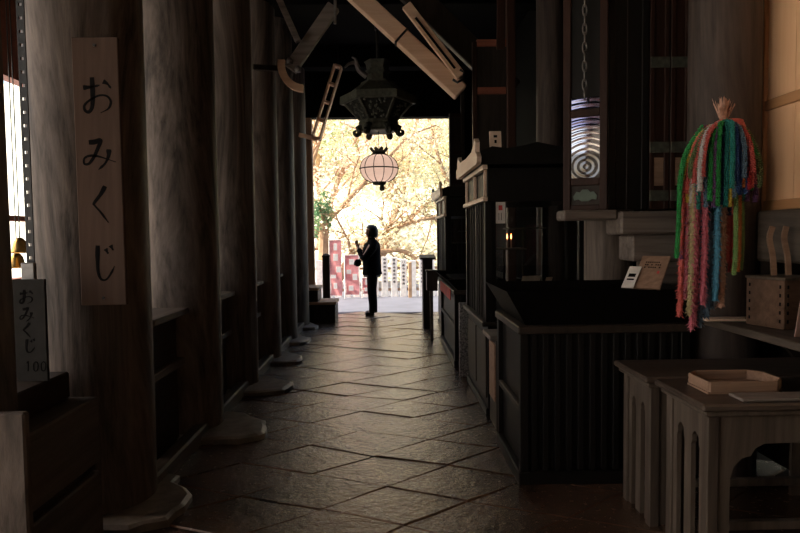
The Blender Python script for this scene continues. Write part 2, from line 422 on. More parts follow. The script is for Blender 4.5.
# sign board with brushed hiragana
KANA = {
 'o': [[(.10, .31), (.34, .29), (.58, .25)],
       [(.36, .06), (.37, .35), (.36, .62), (.33, .80), (.23, .90), (.12, .84), (.13, .72), (.30, .60), (.55, .50), (.78, .52), (.88, .66), (.80, .82), (.58, .92)],
       [(.68, .16), (.80, .22), (.90, .33)]],
 'mi': [[(.22, .20), (.38, .19), (.54, .15), (.47, .35), (.34, .62), (.20, .80), (.08, .80), (.08, .66), (.22, .58), (.48, .60), (.94, .76)],
        [(.76, .40), (.74, .60), (.64, .80), (.46, .97)]],
 'ku': [[(.64, .05), (.50, .24), (.28, .46), (.29, .52), (.48, .70), (.70, .95)]],
 'ji': [[(.34, .06), (.32, .40), (.33, .70), (.42, .86), (.58, .86), (.74, .70), (.84, .55)], [(.58, .14), (.66, .26)], [(.74, .06), (.82, .18)]],
 '1': [[(.3, .2), (.5, .05), (.5, .95)]],
 '0': [[(.5, .05), (.25, .2), (.2, .5), (.28, .85), (.5, .95), (.72, .85), (.8, .5), (.75, .2), (.5, .05)]],
}
def glyph(b, key, x, z, w, h, f, th, wt=.105, taper=True):
    for st in KANA[key]:
        P = spline(st, 7); n = len(P); ws = []
        for i in range(n):
            t = i/(n-1)
            k = (.75+.5*math.exp(-((t-.06)/.12)**2)+.22*math.sin(t*7)) if taper else .8
            if taper and t > .86: k *= max(.25, (1-t)/.14)
            ws.append(wt*w*k)
        b.ribbon([(x+(px-.5)*w, z-(py-.5)*h) for px, py in P], ws, f, th)
sg = thing('sign_board', 'tall narrow wooden board with black hiragana nailed to the thick column', 'sign', (-1.346, 2.965, 1.105))
MB().box(-1.452, -1.240, 2.948, 2.972, 1.105, 2.352, .003).build('board', W['sign'], sg)
b = MB(); f = lambda x, z, t: Vector((x, 2.9478-t, z))
for k, z, w, h in (('o', 2.085, .16, .19), ('mi', 1.82, .17, .165), ('ku', 1.58, .15, .19), ('ji', 1.30, .15, .2)): glyph(b, k, -1.341, z, w, h, f, .0012)
b.build('lettering', M['ink'], sg)
for z in (2.315, 1.14): MB().tube([(-1.346, 2.950, z), (-1.346, 2.942, z)], .007, 8).build('nail', M['iron'], sg)

# near post and the board in front of it
tag(MB().box(-1.55, -1.205, 1.86, 2.02, -.02, 4.249, .012).build('square_post', W['col']), 'square wooden post at the very edge of the passage, in front of the counter', 'post')
tag(MB().box(-1.45, -1.035, 1.75, 1.78, -.02, .93, .006).build('upright_plank', W['col']), 'plain upright plank leaning on the square post', 'plank')
# fortune counter
ct = thing('fortune_counter', 'dark two-tier wooden counter in front of the signboard column', 'counter', (-1.9, 2.5, 0))
MB().box(-2.5, -1.494, 2.06, 2.9, .68, .803, .008).build('upper_tier', W['darkx'], ct)
MB().box(-2.5, -1.372, 2.05, 2.92, .37, .678, .008).build('body', W['greyy'], ct)
MB().box(-2.48, -1.405, 2.07, 2.90, .325, .37, .004).build('rail', W['darky'], ct)
MB().box(-2.5, -1.372, 2.05, 2.92, -.02, .325, .008).build('plinth', W['greyy'], ct)
# small sign
ps = thing('price_sign', 'small tapered paper-faced sign with hiragana and 100 on the counter', 'sign', (-1.58, 2.72, .805))
tl = .10
f0 = lambda u, v: (u, 2.70+v*tl, .805+v)
MB().prism([(-1.71, 0), (-1.488, 0), (-1.51, .44), (-1.69, .44)], f0, (0, .018, 0)).build('board', plain('grey_card', (.034, .032, .029), .9, 0, .1), ps)
fs = lambda x, z, t: Vector((x, 2.6995-t+(z-.805)*tl, z))
b = MB()
for k, z, x in (('o', 1.17, -1.585), ('mi', 1.095, -1.58), ('ku', 1.025, -1.578), ('ji', .955, -1.568)): glyph(b, k, x, z, .07, .07, fs, .001, .13)
for k, x in (('1', -1.572), ('0', -1.539), ('0', -1.506)): glyph(b, k, x+.0, .868, .032, .045, fs, .001, .16, False)
b.build('lettering', M['ink'], ps)
# slotted rail behind it
rl = thing('slotted_rail', 'thin black slotted metal upright rising behind the small price sign', 'rail', (-1.637, 2.87, .803))
b = MB(); x0, x1 = -1.655, -1.62
zz = .803
b.box(x0, x0+.009, 2.872, 2.88, .803, 4.248, 0).box(x1-.009, x1, 2.872, 2.88, .803, 4.248, 0)
while zz < 4.2:
    b.box(x0+.0085, x1-.0085, 2.8725, 2.8795, zz, zz+.046, 0); zz += .06
b.build('upright', plain('black_paint', (.02, .02, .02), .5), rl)
MB().box(-1.668, -1.608, 2.845, 2.87, 1.21, 1.315, .004).build('socket', M['steel'], rl)
# brass bells glimpsed beyond the counter
for k, (x, y, z) in enumerate(((-3.28, 5.6, 1.30), (-3.40, 5.75, 1.16))):
    t = thing('brass_bell', ['upper golden bell hanging in the bright gap behind the slotted rail', 'lower golden bell hanging in the bright gap behind the slotted rail'][k], 'bell', (x, y, z), 'brass bells')
    MB().lathe([(.075, 0), (.08, .01), (.062, .05), (.05, .1), (.03, .13), (.01, .14)], (x, y, z), 20).build('bell', M['brass'], t, True)
    MB().tube([(x, y, z+.138), (x, y, 4.248)], .005, 6).build('cord', M['iron'], t)

# stall counters between the columns
def stall(y0, y1, label):
    t = thing('stall_counter', label, 'counter', (-1.75, (y0+y1)/2, 0), 'stall counters between the columns')
    MB().box(-2.2, -1.37, y0, y1, .90, .94, .006).build('top', W['greyy'], t)
    MB().box(-2.15, -1.46, y0+.01, y1-.01, -.02, .90, .006).build('body', W['darky'], t)
    MB().box(-1.462, -1.405, y0+.005, y1-.005, .55, .60, .006).build('ledge', W['greyy'], t)
    return t
stall(3.64, 4.27, 'pale topped stall counter between the signboard column and the cracked column')
stall(4.89, 5.55, 'dark stall counter between the second and third columns')
stall(6.17, 6.83, 'dark stall counter between the third and fourth columns')
stall(7.45, 8.11, 'dark stall counter between the fourth and fifth columns')

# steps and bollard by the far opening
st = thing('wooden_steps', 'two dark wooden steps rising against the last column by the opening', 'steps', (-1.1, 10.3, 0))
MB().box(-1.40, -.87, 10.08, 10.68, -.02, .30, .008).build('lower_riser', W['dark'], st)
MB().box(-1.41, -.85, 10.06, 10.70, .30, .345, .006).build('lower_tread', W['brace'], st)  # pale treads carry the light on the step tops in their colour
MB().box(-1.40, -1.15, 10.10, 10.68, .345, .535, .008).build('upper_riser', W['dark'], st)
MB().box(-1.41, -1.13, 10.08, 10.70, .535, .58, .006).build('upper_tread', W['brace'], st)
bo = thing('bollard_post', 'short dark post with capped top standing outside behind the steps', 'post', (-1.11, 11.3, 0))
MB().box(-1.19, -1.06, 11.24, 11.37, -.02, 1.03, .01).build('shaft', W['dark'], bo)
MB().lathe([(.10, 0), (.10, .03), (.06, .06), (.01, .07)], (-1.125, 11.305, 1.03), 4, PI/4).build('cap', W['dark'], bo)

# ------------------------------------------------------------------ right side
column(1.96, 3.6, .195, -.02, 4.249, W['colw'], 'warm brown round column behind the paper crane garland', seed=11)
column(1.56, 4.36, .165, -.02, 4.249, W['col'], 'grey round column behind the stepped beams and the trough box', seed=12)
column(1.66, 6.3, .14, -.02, 4.249, W['colw'], 'slim round column rising behind the nearer glass cabinet', seed=13)

# light wooden screen
sc_ = thing('wooden_screen', 'light orange cypress screen with rails beside the garland column', 'screen', (2.18, 2.6, 1.532))
MB().box(2.158, 2.203, 3.54, 3.60, 1.532, 3.7, .004).build('stile', W['cypressf'], sc_)
MB().box(2.158, 2.203, 1.30, 1.36, 1.532, 3.7, .004).build('stile', W['cypressf'], sc_)
for z in (1.532, 2.10, 2.90, 3.64): MB().box(2.161, 2.201, 1.36, 3.54, z, z+.058, .004).build('rail', W['cypressfy'], sc_)
b = MB()
for k in range(9): b.box(2.177, 2.193, 1.36+k*.2422, 1.36+(k+1)*.2422-.002, 1.58, 3.66, .002)
b.build('boards', W['cypress'], sc_)

# door leaves standing on the sill
dl_angle = math.radians(-29)
dl = thing('glazed_door_leaf', 'narrow folding door leaf with shining pane and green carved panel', 'door', (1.29, 4.02, 1.567))
Rz = Matrix.Rotation(math.radians(0), 4, 'Z')
for x in (1.158, 1.372): MB().box(x, x+.045, 4.0, 4.04, 1.567, 3.95, .004).build('stile', W['redw'], dl)
for z0, z1 in ((1.567, 1.60), (1.725, 1.775), (2.165, 2.215), (3.0, 3.05), (3.90, 3.95)):
    MB().box(1.203, 1.372, 4.002, 4.038, z0, z1, .004).build('rail', W['redw'], dl)
MB().box(1.203, 1.372, 4.018, 4.03, 1.60, 1.725, 0).build('lower_panel', W['dark'], dl)
pts = [(-.065, .02), (-.07, .045), (-.05, .075), (-.03, .07), (-.015, .088), (.015, .088), (.03, .07), (.05, .075), (.07, .045), (.065, .02), (.04, .025), (.02, .012), (-.02, .012), (-.04, .025)]
MB().prism(pts, lambda u, v: (1.2875+u, 4.006, 1.612+v), (0, .012, 0)).build('cloud_carving', M['green'], dl)
# bright pane: mirror finish with a painted sky reflection and concentric rings
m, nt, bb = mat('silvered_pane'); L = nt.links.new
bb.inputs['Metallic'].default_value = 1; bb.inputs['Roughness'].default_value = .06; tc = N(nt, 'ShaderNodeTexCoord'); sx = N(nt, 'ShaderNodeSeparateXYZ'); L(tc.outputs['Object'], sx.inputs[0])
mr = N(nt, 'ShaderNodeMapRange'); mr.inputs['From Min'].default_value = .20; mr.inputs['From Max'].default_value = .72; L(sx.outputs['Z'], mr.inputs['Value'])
fr_ = N(nt, 'ShaderNodeValToRGB'); e = fr_.color_ramp.elements                # reflected sky painted in: grey, then white, then lavender
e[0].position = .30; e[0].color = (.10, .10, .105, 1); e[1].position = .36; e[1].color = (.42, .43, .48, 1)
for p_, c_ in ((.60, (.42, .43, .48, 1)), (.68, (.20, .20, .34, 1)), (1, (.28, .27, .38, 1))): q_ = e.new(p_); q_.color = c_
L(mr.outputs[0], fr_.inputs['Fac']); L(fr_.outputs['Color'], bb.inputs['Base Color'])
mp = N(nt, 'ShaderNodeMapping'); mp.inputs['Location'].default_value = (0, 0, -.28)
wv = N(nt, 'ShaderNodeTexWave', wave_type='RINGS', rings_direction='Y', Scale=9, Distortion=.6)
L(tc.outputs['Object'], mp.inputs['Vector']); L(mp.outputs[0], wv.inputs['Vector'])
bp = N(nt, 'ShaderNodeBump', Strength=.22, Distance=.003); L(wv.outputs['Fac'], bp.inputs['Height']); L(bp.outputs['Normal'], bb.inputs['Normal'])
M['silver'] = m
b = MB(); R = Matrix.Rotation(math.radians(-24), 4, 'Z') 
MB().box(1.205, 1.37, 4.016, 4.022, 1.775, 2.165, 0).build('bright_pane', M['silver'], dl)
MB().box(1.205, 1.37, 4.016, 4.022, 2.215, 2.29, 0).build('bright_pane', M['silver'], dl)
MB().box(1.205, 1.37, 4.02, 4.028, 2.29, 3.0, 0).build('dark_pane', W['black'], dl)
MB().box(1.205, 1.37, 4.02, 4.028, 3.05, 3.90, 0).build('dark_pane', W['black'], dl)
# chain
b = MB(); z = 2.30; k = 0
while z < 4.25:
    P = []
    for i in range(13):
        a = 2*PI*i/12; u = .014*math.cos(a); w = .036*math.sin(a)
        P.append((1.262+(u if k % 2 else u*.35), 3.965+(u*.35 if k % 2 else u), z+w))
    b.tube(P, .0045, 6); z += .058; k += 1
tag(b.build('iron_chain', M['steel'], smooth=True), 'pale iron chain hanging in front of the narrow glazed door leaf', 'chain')
dl.rotation_euler.z = dl_angle; dl.scale.x = 1.08
# closed leaves
b0 = thing('black_door_leaf', 'plain black door leaf between the glazed leaf and the red-brown leaves', 'door', (1.56, 4.02, 1.567))
for x in (1.432, 1.645): MB().box(x, x+.045, 4.0, 4.045, 1.567, 3.95, .004).build('stile', W['black'], b0)
MB().box(1.477, 1.645, 4.012, 4.035, 1.567, 3.95, 0).build('panel', W['black'], b0)
MB().box(1.55, 1.556, 4.004, 4.0125, 1.567, 3.95, .001).build('bead', M['iron'], b0)
def leaf(x0, x1, label):
    t = thing('red_door_leaf', label, 'door', ((x0+x1)/2, 4.02, 1.567), 'red-brown folding leaves')
    for x in (x0, x1-.03): MB().box(x, x+.03, 4.0, 4.045, 1.567, 3.95, .003).build('stile', W['redw'], t)
    MB().box(x0+.03, x1-.03, 4.012, 4.035, 1.567, 3.95, 0).build('panel', W['redw'], t)
    MB().box(x0+.031, x1-.031, 4.006, 4.0125, 1.72, 1.90, .002).build('inset', W['box'], t)
    for z in (1.62, 1.93, 2.47, 3.1):
        MB().box(x0-.001, x1+.001, 3.994, 4.0, z, z+.07, .002).build('metal_fitting', M['bronze'], t)
    return t
leaf(1.698, 1.824, 'red-brown folding leaf with metal bands, next to the plain black leaf')
leaf(1.834, 1.955, 'red-brown folding leaf with metal bands, against the garland column')
# framed panel and post behind the nearer cabinet
fp = thing('framed_panel', 'red framed upright panel with two dark lights above the nearer cabinet', 'panel', (1.1, 6.3, 0))
MB().box(1.21, 1.30, 6.24, 6.34, -.02, 4.249, .008).build('post', W['redw'], fp)
MB().box(.87, .915, 6.27, 6.32, 2.0, 3.34, .004).build('stile', W['redw'], fp)
for z, mm in ((3.29, 'brace'), (2.82, 'redw'), (2.12, 'redw')): MB().box(.915, 1.21, 6.272, 6.318, z, z+.07, .004).build('rail', W['redl'], fp)
MB().box(.915, 1.21, 6.29, 6.30, 2.0, 3.30, 0).build('board', W['dark'], fp)
fp2 = thing('slim_framed_panel', 'slim dark framed panel beside the bright opening, above the farther cabinet', 'panel', (1.02, 9.0, 0))
MB().box(1.03, 1.07, 10.20, 10.25, -.02, 3.40, .004).build('stile', W['dark'], fp2)
MB().box(1.22, 1.28, 10.18, 10.26, -.02, 4.249, .004).build('post', W['dark'], fp2)
for z in (2.25, 2.72, 3.33): MB().box(1.07, 1.22, 10.205, 10.245, z, z+.06, .004).build('rail', W['redw'], fp2)
MB().box(1.07, 1.22, 10.22, 10.23, .1, 3.35, 0).build('board', W['dark'], fp2)
# dark inner partition behind the cabinets
struct(MB().box(1.83, 1.89, 4.6, 10.85, 0, 4.249, 0).build('wall_inner', W['soot']))

# offering troughs
def trough(x0, x1, y0, y1, h, rim, label, red=False):
    t = thing('offering_box', label, 'offering box', ((x0+x1)/2, (y0+y1)/2, 0), 'slatted offering boxes')
    MB().box(x0+.03, x1-.03, y0+.03, y1-.03, .06, h-.03, .004).build('body', W['black'], t)
    MB().box(x0-.01, x1+.01, y0-.01, y1+.01, -.02, .07, .006).build('plinth', W['blackx'], t)
    for (x, y) in ((x0, y0), (x1-.05, y0), (x0, y1-.05), (x1-.05, y1-.05)): MB().box(x, x+.05, y, y+.05, .07, h-.03, .004).build('corner_post', W['black'], t)
    MB().box(x0-.012, x1+.012, y0-.012, y1+.012, h-.045, h, .006).build('top_rail', W['dark'], t)
    MB().box(x0+.002, x0+.03, y0+.05, y1-.05, .40, .44, .004).build('side_rail', W['dark'], t)
    nb = int((x1-x0-.1)/.062)
    for k in range(nb):
        xx = x0+.05+(k+.5)*(x1-x0-.1)/nb
        MB().box(xx-.017, xx+.017, y0+.008, y0+.029, .07, h-.045, .003).build('slat', W['black'], t)
    # flared trough: four sloping boards
    o = .12
    def q(a, b_, c, d):
        bb_ = MB(); lo = [Vector(a), Vector(b_)]; hi = [Vector(d), Vector(c)]
        cen = Vector(((x0+x1)/2, (y0+y1)/2, 0))
        v = [bb_.bm.verts.new(p) for p in (a, b_, c, d)]
        fc = bb_.bm.faces.new(v)
        r = bmesh.ops.solidify(bb_.bm, geom=[fc], thickness=.022)
        return bb_
    z0, z1 = h+.001, h+rim
    X0, X1, Y0, Y1 = x0+.04, x1-.04, y0+.04, y1-.04
    C = [(X0, Y0), (X1, Y0), (X1, Y1), (X0, Y1)]; D = [(X0-o, Y0-o*.6), (X1+o*.4, Y0-o*.6), (X1+o*.4, Y1+o*.2), (X0-o, Y1+o*.2)]
    for i in range(4):
        j = (i+1) % 4
        q((*C[i], z0), (*C[j], z0), (*D[j], z1), (*D[i], z1)).build('trough_side', W['black'], t)
    b = MB(); nn = int((Y1-Y0)/.11)
    for k in range(nn):
        yy = Y0+(k+.5)*(Y1-Y0)/nn
        b.box(X0+.03, X1-.03, yy-.02, yy+.02, h+.04, h+.075, .004)
    b.build('grating', W['blackx'], t)
    if red: MB().box(x0-.022, x0-.013, y1-1.45, y1-.2, h-.13, h-.005, .002).build('red_strip', M['redp'], t)
    return t
trough(.735, 1.70, 3.44, 4.17, .90, .20, 'large black slatted offering box with flared trough, nearest the two tables')
trough(.705, 1.42, 6.58, 8.30, .82, .12, 'long black offering box with red strip between the two glass cabinets', True)
# leaning board and card on the trough
def leaner(name, p, w, h, th, m, label, cat, marks=None):
    p, w, h = Vector(p), Vector(w), Vector(h); n = w.cross(h).normalized()
    if n.y > 0: n = -n
    t = thing(name, label, cat, p)
    bb = MB(); v = [p, p+w, p+w+h, p+h]
    a = [bb.bm.verts.new(x) for x in v]; c = [bb.bm.verts.new(x-n*th) for x in v]
    bb.bm.faces.new(a); bb.bm.faces.new(c[::-1])
    for k in range(4): bb.bm.faces.new((a[k], c[k], c[(k+1) % 4], a[(k+1) % 4]))
    bb.build('board', m, t)
    if marks:
        for mm, L_ in marks:
            bb = MB()
            for (u0, u1, v0, v1) in L_:
                q = [p+w*u+h*v_+n*.0008 for u, v_ in ((u0, v0), (u1, v0), (u1, v1), (u0, v1))]
                A = [bb.bm.verts.new(x) for x in q]; B_ = [bb.bm.verts.new(x-n*.0007) for x in q]
                bb.bm.faces.new(A); bb.bm.faces.new(B_[::-1])
                for k in range(4): bb.bm.faces.new((A[k], B_[k], B_[(k+1) % 4], A[(k+1) % 4]))
            bb.build('printing', mm, t)
    return t
rr = random.Random(3)
mk = []
for v in (.78, .70, .62): mk += [(u, u+.05, v, v+.035) for u in [.2+.075*k for k in range(8)] if rr.random() < .75]
leaner('wooden_notice', (1.385, 3.50, 1.105), (.115, -.11, 0), (.120, .13, .175), .012, W['box'], 'tan wooden notice board leaning on the rim of the big offering box', 'notice',
       [(M['ink'], mk), (M['redp'], [(.72, .80, .45, .53)])])
leaner('white_card', (1.335, 3.52, 1.105), (.05, -.048, 0), (.085, .09, .115), .004, M['paper'], 'white printed card leaning beside the tan notice on the offering box', 'card',
       [(M['ink'], [(.2, .8, .35, .42), (.2, .8, .5, .66)])])

# candle cabinets
def cabinet(x0, x1, y0, y1, label, near):
    t = thing('candle_cabinet', label, 'cabinet', ((x0+x1)/2, (y0+y1)/2, 0), 'glass candle cabinets')
    MB().box(x0+.02, x1, y0+.02, y1-.02, -.02, .70, .005).build('base_cupboard', W['black'], t)
    MB().box(x0, x1, y0, y1, -.02, .05, .006).build('plinth', W['blackx'], t)
    b = MB()
    for a, c in ((y0+.06, (y0+y1)/2-.03), ((y0+y1)/2+.03, y1-.06)): b.box(x0+.008, x0+.022, a, c, .12, .62, .004)
    b.build('door_panels', W['dark'], t)
    MB().box(x0-.03, x1, y0-.015, y1+.015, .70, .735, .006).build('ledge', W['dark'], t)
    for (x, y) in ((x0, y0), (x1-.055, y0), (x0, y1-.055), (x1-.055, y1-.055)):
        MB().box(x, x+.055, y, y+.055, .735, 1.67, .004).build('corner_post', W['black'], t)
    MB().box(x0+.012, x0+.042, (y0+y1)/2-.02, (y0+y1)/2+.02, .735, 1.67, .004).build('mullion', W['black'], t)
    MB().box(x0+.052, x0+.085, y0+.01, y0+.045, .735, 1.67, .004).build('mullion', W['black'], t)
    MB().box(x0+.055, x1-.055, y0+.02, y0+.026, .735, 1.67, 0).build('glass_pane', M['glass'], t)
    b = MB().box(x0+.02, x0+.03, y0+.055, y1-.055, .735, 1.67, 0)
    for k in range(1, 8):
        if k != 4: b.box(x0+.012, x0+.0205, y0+(y1-y0)*k/8-.008, y0+(y1-y0)*k/8+.008, .735, 1.67, .002)
    b.build('side_panel', W['matte'], t)
    MB().box(x0+.055, x1-.055, y1-.026, y1-.02, .735, 1.67, 0).build('glass_pane', M['glass'], t)
    MB().box(x0+.02, x1-.02, y0+.01, y1-.01, 1.67, 1.93, .005).build('frieze', W['black'], t)
    # bare-wood bands and uprights on the passage side, brightened in place of sunlight
    for z in (1.672, 1.915): MB().box(x0-.022, x0+.019, y0-.02, y1+.02, z, z+.035, .004).build('pale_band', W['tan'], t)
    for y in (y0+.02, (y0+y1)/2-.02, y1-.06): MB().box(x0-.006, x0+.019, y, y+.022, 1.708, 1.914, .003).build('frieze_upright', W['tan'], t)
    # roof with a gently curved outline across, scrolled gable board brightened the same way on the passage side
    prof = [(x0-.04, 0), (x0-.04, .10), (x0+.05, .135), (x0+.16, .12), (x0+.30, .14), ((x0+x1)/2, .165), (x1-.25, .135), (x1-.12, .12), (x1, .13), (x1+.03, .10), (x1+.03, 0)]
    MB().prism([(u, v) for u, v in prof], lambda u, v: (u, y0-.05, 1.951+v), (0, y1-y0+.1, 0)).build('roof', W['black'], t)
    L_ = y1-y0
    g = [(-.09, .015), (-.06, .0), (0, 0), (L_, 0), (L_+.06, 0), (L_+.12, .03), (L_+.13, .08), (L_+.09, .10), (L_+.08, .07), (L_+.03, .085), (L_+.03, .15), (L_-.04, .20), (L_-.09, .16), (L_-.2, .13), (L_*.5, .115), (.22, .125), (.10, .16), (.05, .21), (-.02, .17), (-.01, .10), (-.06, .08), (-.10, .05)]
    MB().prism([(u, v) for u, v in g], lambda u, v: (x0-.075, y0+u, 1.951+v), (.034, 0, 0)).build('scrolled_gable', W['tan'], t)
    # inside: shelves with brass edging
    for z, xa in ((1.30, .22), (1.47, .38)):
        MB().box(x0+xa-.14, x0+xa+.16, y0+.25, y0+.55, z-.012, z, .003).build('candle_shelf', M['bronze'], t)
        MB().tube([(x0+xa, y0+.4, z-.012), (x0+xa, y0+.4, .734)], .008, 8).build('shelf_stem', M['iron'], t)
    MB().box(x0+.1, x1-.1, y0+.15, y1-.15, .736, .80, .01).build('sand_tray', M['bronzed'], t)
    return t
cabinet(.755, 1.54, 4.79, 5.98, 'tall black glass candle cabinet with pale scrolled gable, beside the big offering box', True)
cabinet(.80, 1.50, 8.62, 10.08, 'tall black glass candle cabinet farther off, against the bright opening', False)
# candles burning in the nearer cabinet
for k, (x, y) in enumerate(((.985, 5.10), (1.022, 5.12))):
    t = thing('candle', ['lit candle on the glass cabinet shelf, the nearer of two', 'lit candle on the glass cabinet shelf, the farther of two'][k], 'candle', (x, y, 1.30), 'burning candles')
    MB().lathe([(.006, 0), (.006, .07), (.002, .075)], (x, y, 1.30), 10).build('wax', M['candle'], t)
    MB().lathe([(.001, 0), (.006, .012), (.004, .028), (.0005, .045)], (x, y, 1.376), 10).build('flame', M['flame'], t)
leaner('paper_slip', (.84, 4.805, 1.50), (.075, 0, 0), (0, 0, .165), .0015, M['paper'], 'white paper slip with red print inside the nearer cabinet glass', 'paper', [(M['redp'], [(.3, .7, .62, .85)]), (M['ink'], [(.3, .36, .15, .5), (.55, .61, .15, .5)])])
leaner('wooden_paddle', (1.17, 4.86, .80), (.05, .02, 0), (.09, .02, .27), .012, W['tan'], 'pale wooden slat leaning behind the nearer cabinet glass', 'slat')
leaner('folded_sheet', (1.02, 5.0, .80), (.16, .03, 0), (.09, .08, .27), .003, M['paper'], 'white sheet propped low inside the nearer glass cabinet', 'sheet')
leaner('small_plaque', (.80, 4.82, 2.09), (.09, .0, 0), (0, .02, .125), .015, W['tan'], 'small tan plaque standing on the roof of the nearer cabinet', 'plaque', [(M['ink'], [(.4, .6, .25, .45), (.35, .65, .6, .75)])])
# little things between
sd = thing('narrow_stand', 'narrow wooden stand wedged between the big offering box and the nearer cabinet', 'stand', (1.0, 4.5, 0))
MB().box(.77, 1.30, 4.40, 4.70, -.02, .655, .005).build('body', W['dark'], sd)
MB().box(.72, 1.32, 4.38, 4.72, .655, .69, .005).build('top', W['greyx'], sd)
MB().box(.76, .772, 4.43, 4.67, .2, .62, .002).build('pale_panel', W['box'], sd)  # lighter colour stands in for light on the stand's side
tag(MB().box(.70, .80, 6.10, 6.16, 0, .74, .006).build('mottled_board', M['mottle']), 'grey mottled upright board standing at the far end of the nearer cabinet', 'board')
s2 = thing('lectern_stand', 'dark stand with overhanging sloped lid, nearest the bright opening', 'stand', (.59, 9.5, 0))
MB().box(.53, .68, 9.42, 9.72, -.02, 1.04, .006).build('body', W['dark'], s2)
MB().prism([(0, 0), (.36, 0), (.36, .07), (0, .03)], lambda u, v: (.49+.0, 9.39+u, 1.04+v), (.24, 0, 0)).build('lid', W['dark'], s2)
s3 = thing('donation_box', 'small dark box on a narrow post in front of the far cabinet', 'box', (.6, 7.9, 0))
MB().box(.565, .61, 8.4, 8.445, -.02, .66, .005).build('post', W['greyy'], s3)
MB().box(.52, .67, 8.33, 8.51, .66, .92, .006).build('box', W['dark'], s3)
MB().box(.51, .68, 8.32, 8.52, .92, .94, .004).build('lid', W['dark'], s3)

# tables
def arch_panel(L_, H, holes, f, d, top):
    """board L_ wide and H tall with cusped openings cut up from the floor"""
    P = [(0, 0), (0, H), (L_, H), (L_, 0)]
    for a, c, hz, kind in holes[::-1]:
        w = c-a
        if kind == 'lancet': Q = [(c, 0), (c, hz-w*.9), (c-w*.12, hz-w*.7), (c-w*.10, hz-w*.35), (c-w*.28, hz-w*.12), (a+w/2, hz), (a+w*.28, hz-w*.12), (a+w*.10, hz-w*.35), (a+w*.12, hz-w*.7), (a, hz-w*.9), (a, 0)]
        else:
            Q = [(c, 0), (c, hz-.17), (c-.015, hz-.115), (c-.05, hz-.08), (c-.085, hz-.072), (c-.105, hz-.04), (c-.14, hz-.022), (c-w*.35, hz-.02), (a+w*.55, hz-.02), (a+w/2, hz), (a+w*.45, hz-.02), (a+w*.35, hz-.02), (a+.14, hz-.022), (a+.105, hz-.04), (a+.085, hz-.072), (a+.05, hz-.08), (a+.015, hz-.115), (a, hz-.17), (a, 0)]
        P += Q
    return MB().prism(P, f, d)
def table(x0, x1, y0, y1, label):
    t = thing('offering_table', label, 'table', ((x0+x1)/2, (y0+y1)/2, 0), 'wooden tables with arched sides')
    H = .735
    MB().box(x0, x1, y0, y1, H-.03, H, .008).build('tabletop', W['tablex'], t)
    MB().box(x0+.02, x1-.02, y0+.02, y1-.02, H-.055, H-.03, .006).build('moulding', W['table'], t)
    a, c, d, e = x0+.04, x1-.04, y0+.04, y1-.04
    for (x, y) in ((a, d), (c-.05, d), (a, e-.05), (c-.05, e-.05)): MB().box(x, x+.05, y, y+.05, -.02, H-.055, .005).build('leg', W['table'], t)
    Hp = H-.055
    W_ = c-a-.1
    for y in (d+.012, e-.03): arch_panel(W_, Hp, [(.05, W_-.05, Hp-.10, 'ogee')], lambda u, v: (a+.05+u, y, v-.0), (0, .02, 0), H).build('arched_panel', W['table'], t)
    Ls = e-d-.1
    for x in (a+.012, c-.03): arch_panel(Ls, Hp, [(.035, Ls/2-.03, Hp-.10, 'lancet'), (Ls/2+.03, Ls-.035, Hp-.10, 'lancet')], lambda u, v: (x, d+.05+u, v), (.02, 0, 0), H).build('side_panel', W['table'], t)
    MB().box(a+.05, c-.05, (d+e)/2-.015, (d+e)/2+.015, .12, .16, .004).build('stretcher', W['table'], t)
    return t
table(1.235, 2.30, 2.39, 2.84, 'worn wooden table with arched openings, carrying the wooden tray')
table(1.205, 2.28, 2.865, 3.28, 'worn wooden table with arched openings, behind the tray table')
# tray
ty = thing('wooden_tray', 'shallow wooden tray with notched rims on the table top', 'tray', (1.5, 2.65, .736))
cx, cy = 1.51, 2.66; hw, hd, cc = .175, .115, .05
OCT = [(-hw, -hd), (hw-cc, -hd), (hw, -hd+cc), (hw, hd-cc), (hw-cc, hd), (-hw+cc, hd), (-hw, hd-cc)]
MB().prism(OCT, lambda u, v: (cx+u, cy+v, .736), (0, 0, .008)).build('bottom', W['box'], ty)
for i in range(len(OCT)):
    (a, c), (d, e) = OCT[i], OCT[(i+1) % len(OCT)]
    k = .95
    MB().beam((cx+a*k, cy+c*k, .766), (cx+d*k, cy+e*k, .766), .012, .044, .003).build('rim', W['box'], ty)
pd = thing('paper_pad', 'thin pale pad lying on the table in front of the tray', 'pad', (1.55, 2.47, .736))
MB().box(1.41, 1.72, 2.42, 2.525, .736, .748, .003).build('sheets', W['greyx'], pd)
# shelf
sh = thing('wall_shelf', 'thick dark plank shelf with curved bracket, above the tray table', 'shelf', (2.0, 2.8, .9))
MB().box(1.75, 2.358, 2.0, 3.395, .90, .938, .006).build('plank', W['greyy'], sh)
br = [(0, 0), (0, -.30), (.05, -.28), (.07, -.22), (.12, -.14), (.24, -.07), (.36, -.04), (.36, 0)]
for y in (2.5, 3.36): MB().prism(br, lambda u, v: (2.356-u*1.2, y, .899+v), (0, .03, 0)).build('bracket', W['dark'], sh)
tag(MB().box(1.70, 1.96, 3.25, 3.345, .939, .951, .002, Matrix.Rotation(math.radians(-4), 4, 'Z')).build('thin_board', W['tan']), 'thin pale board lying at the shelf end below the garland', 'board')
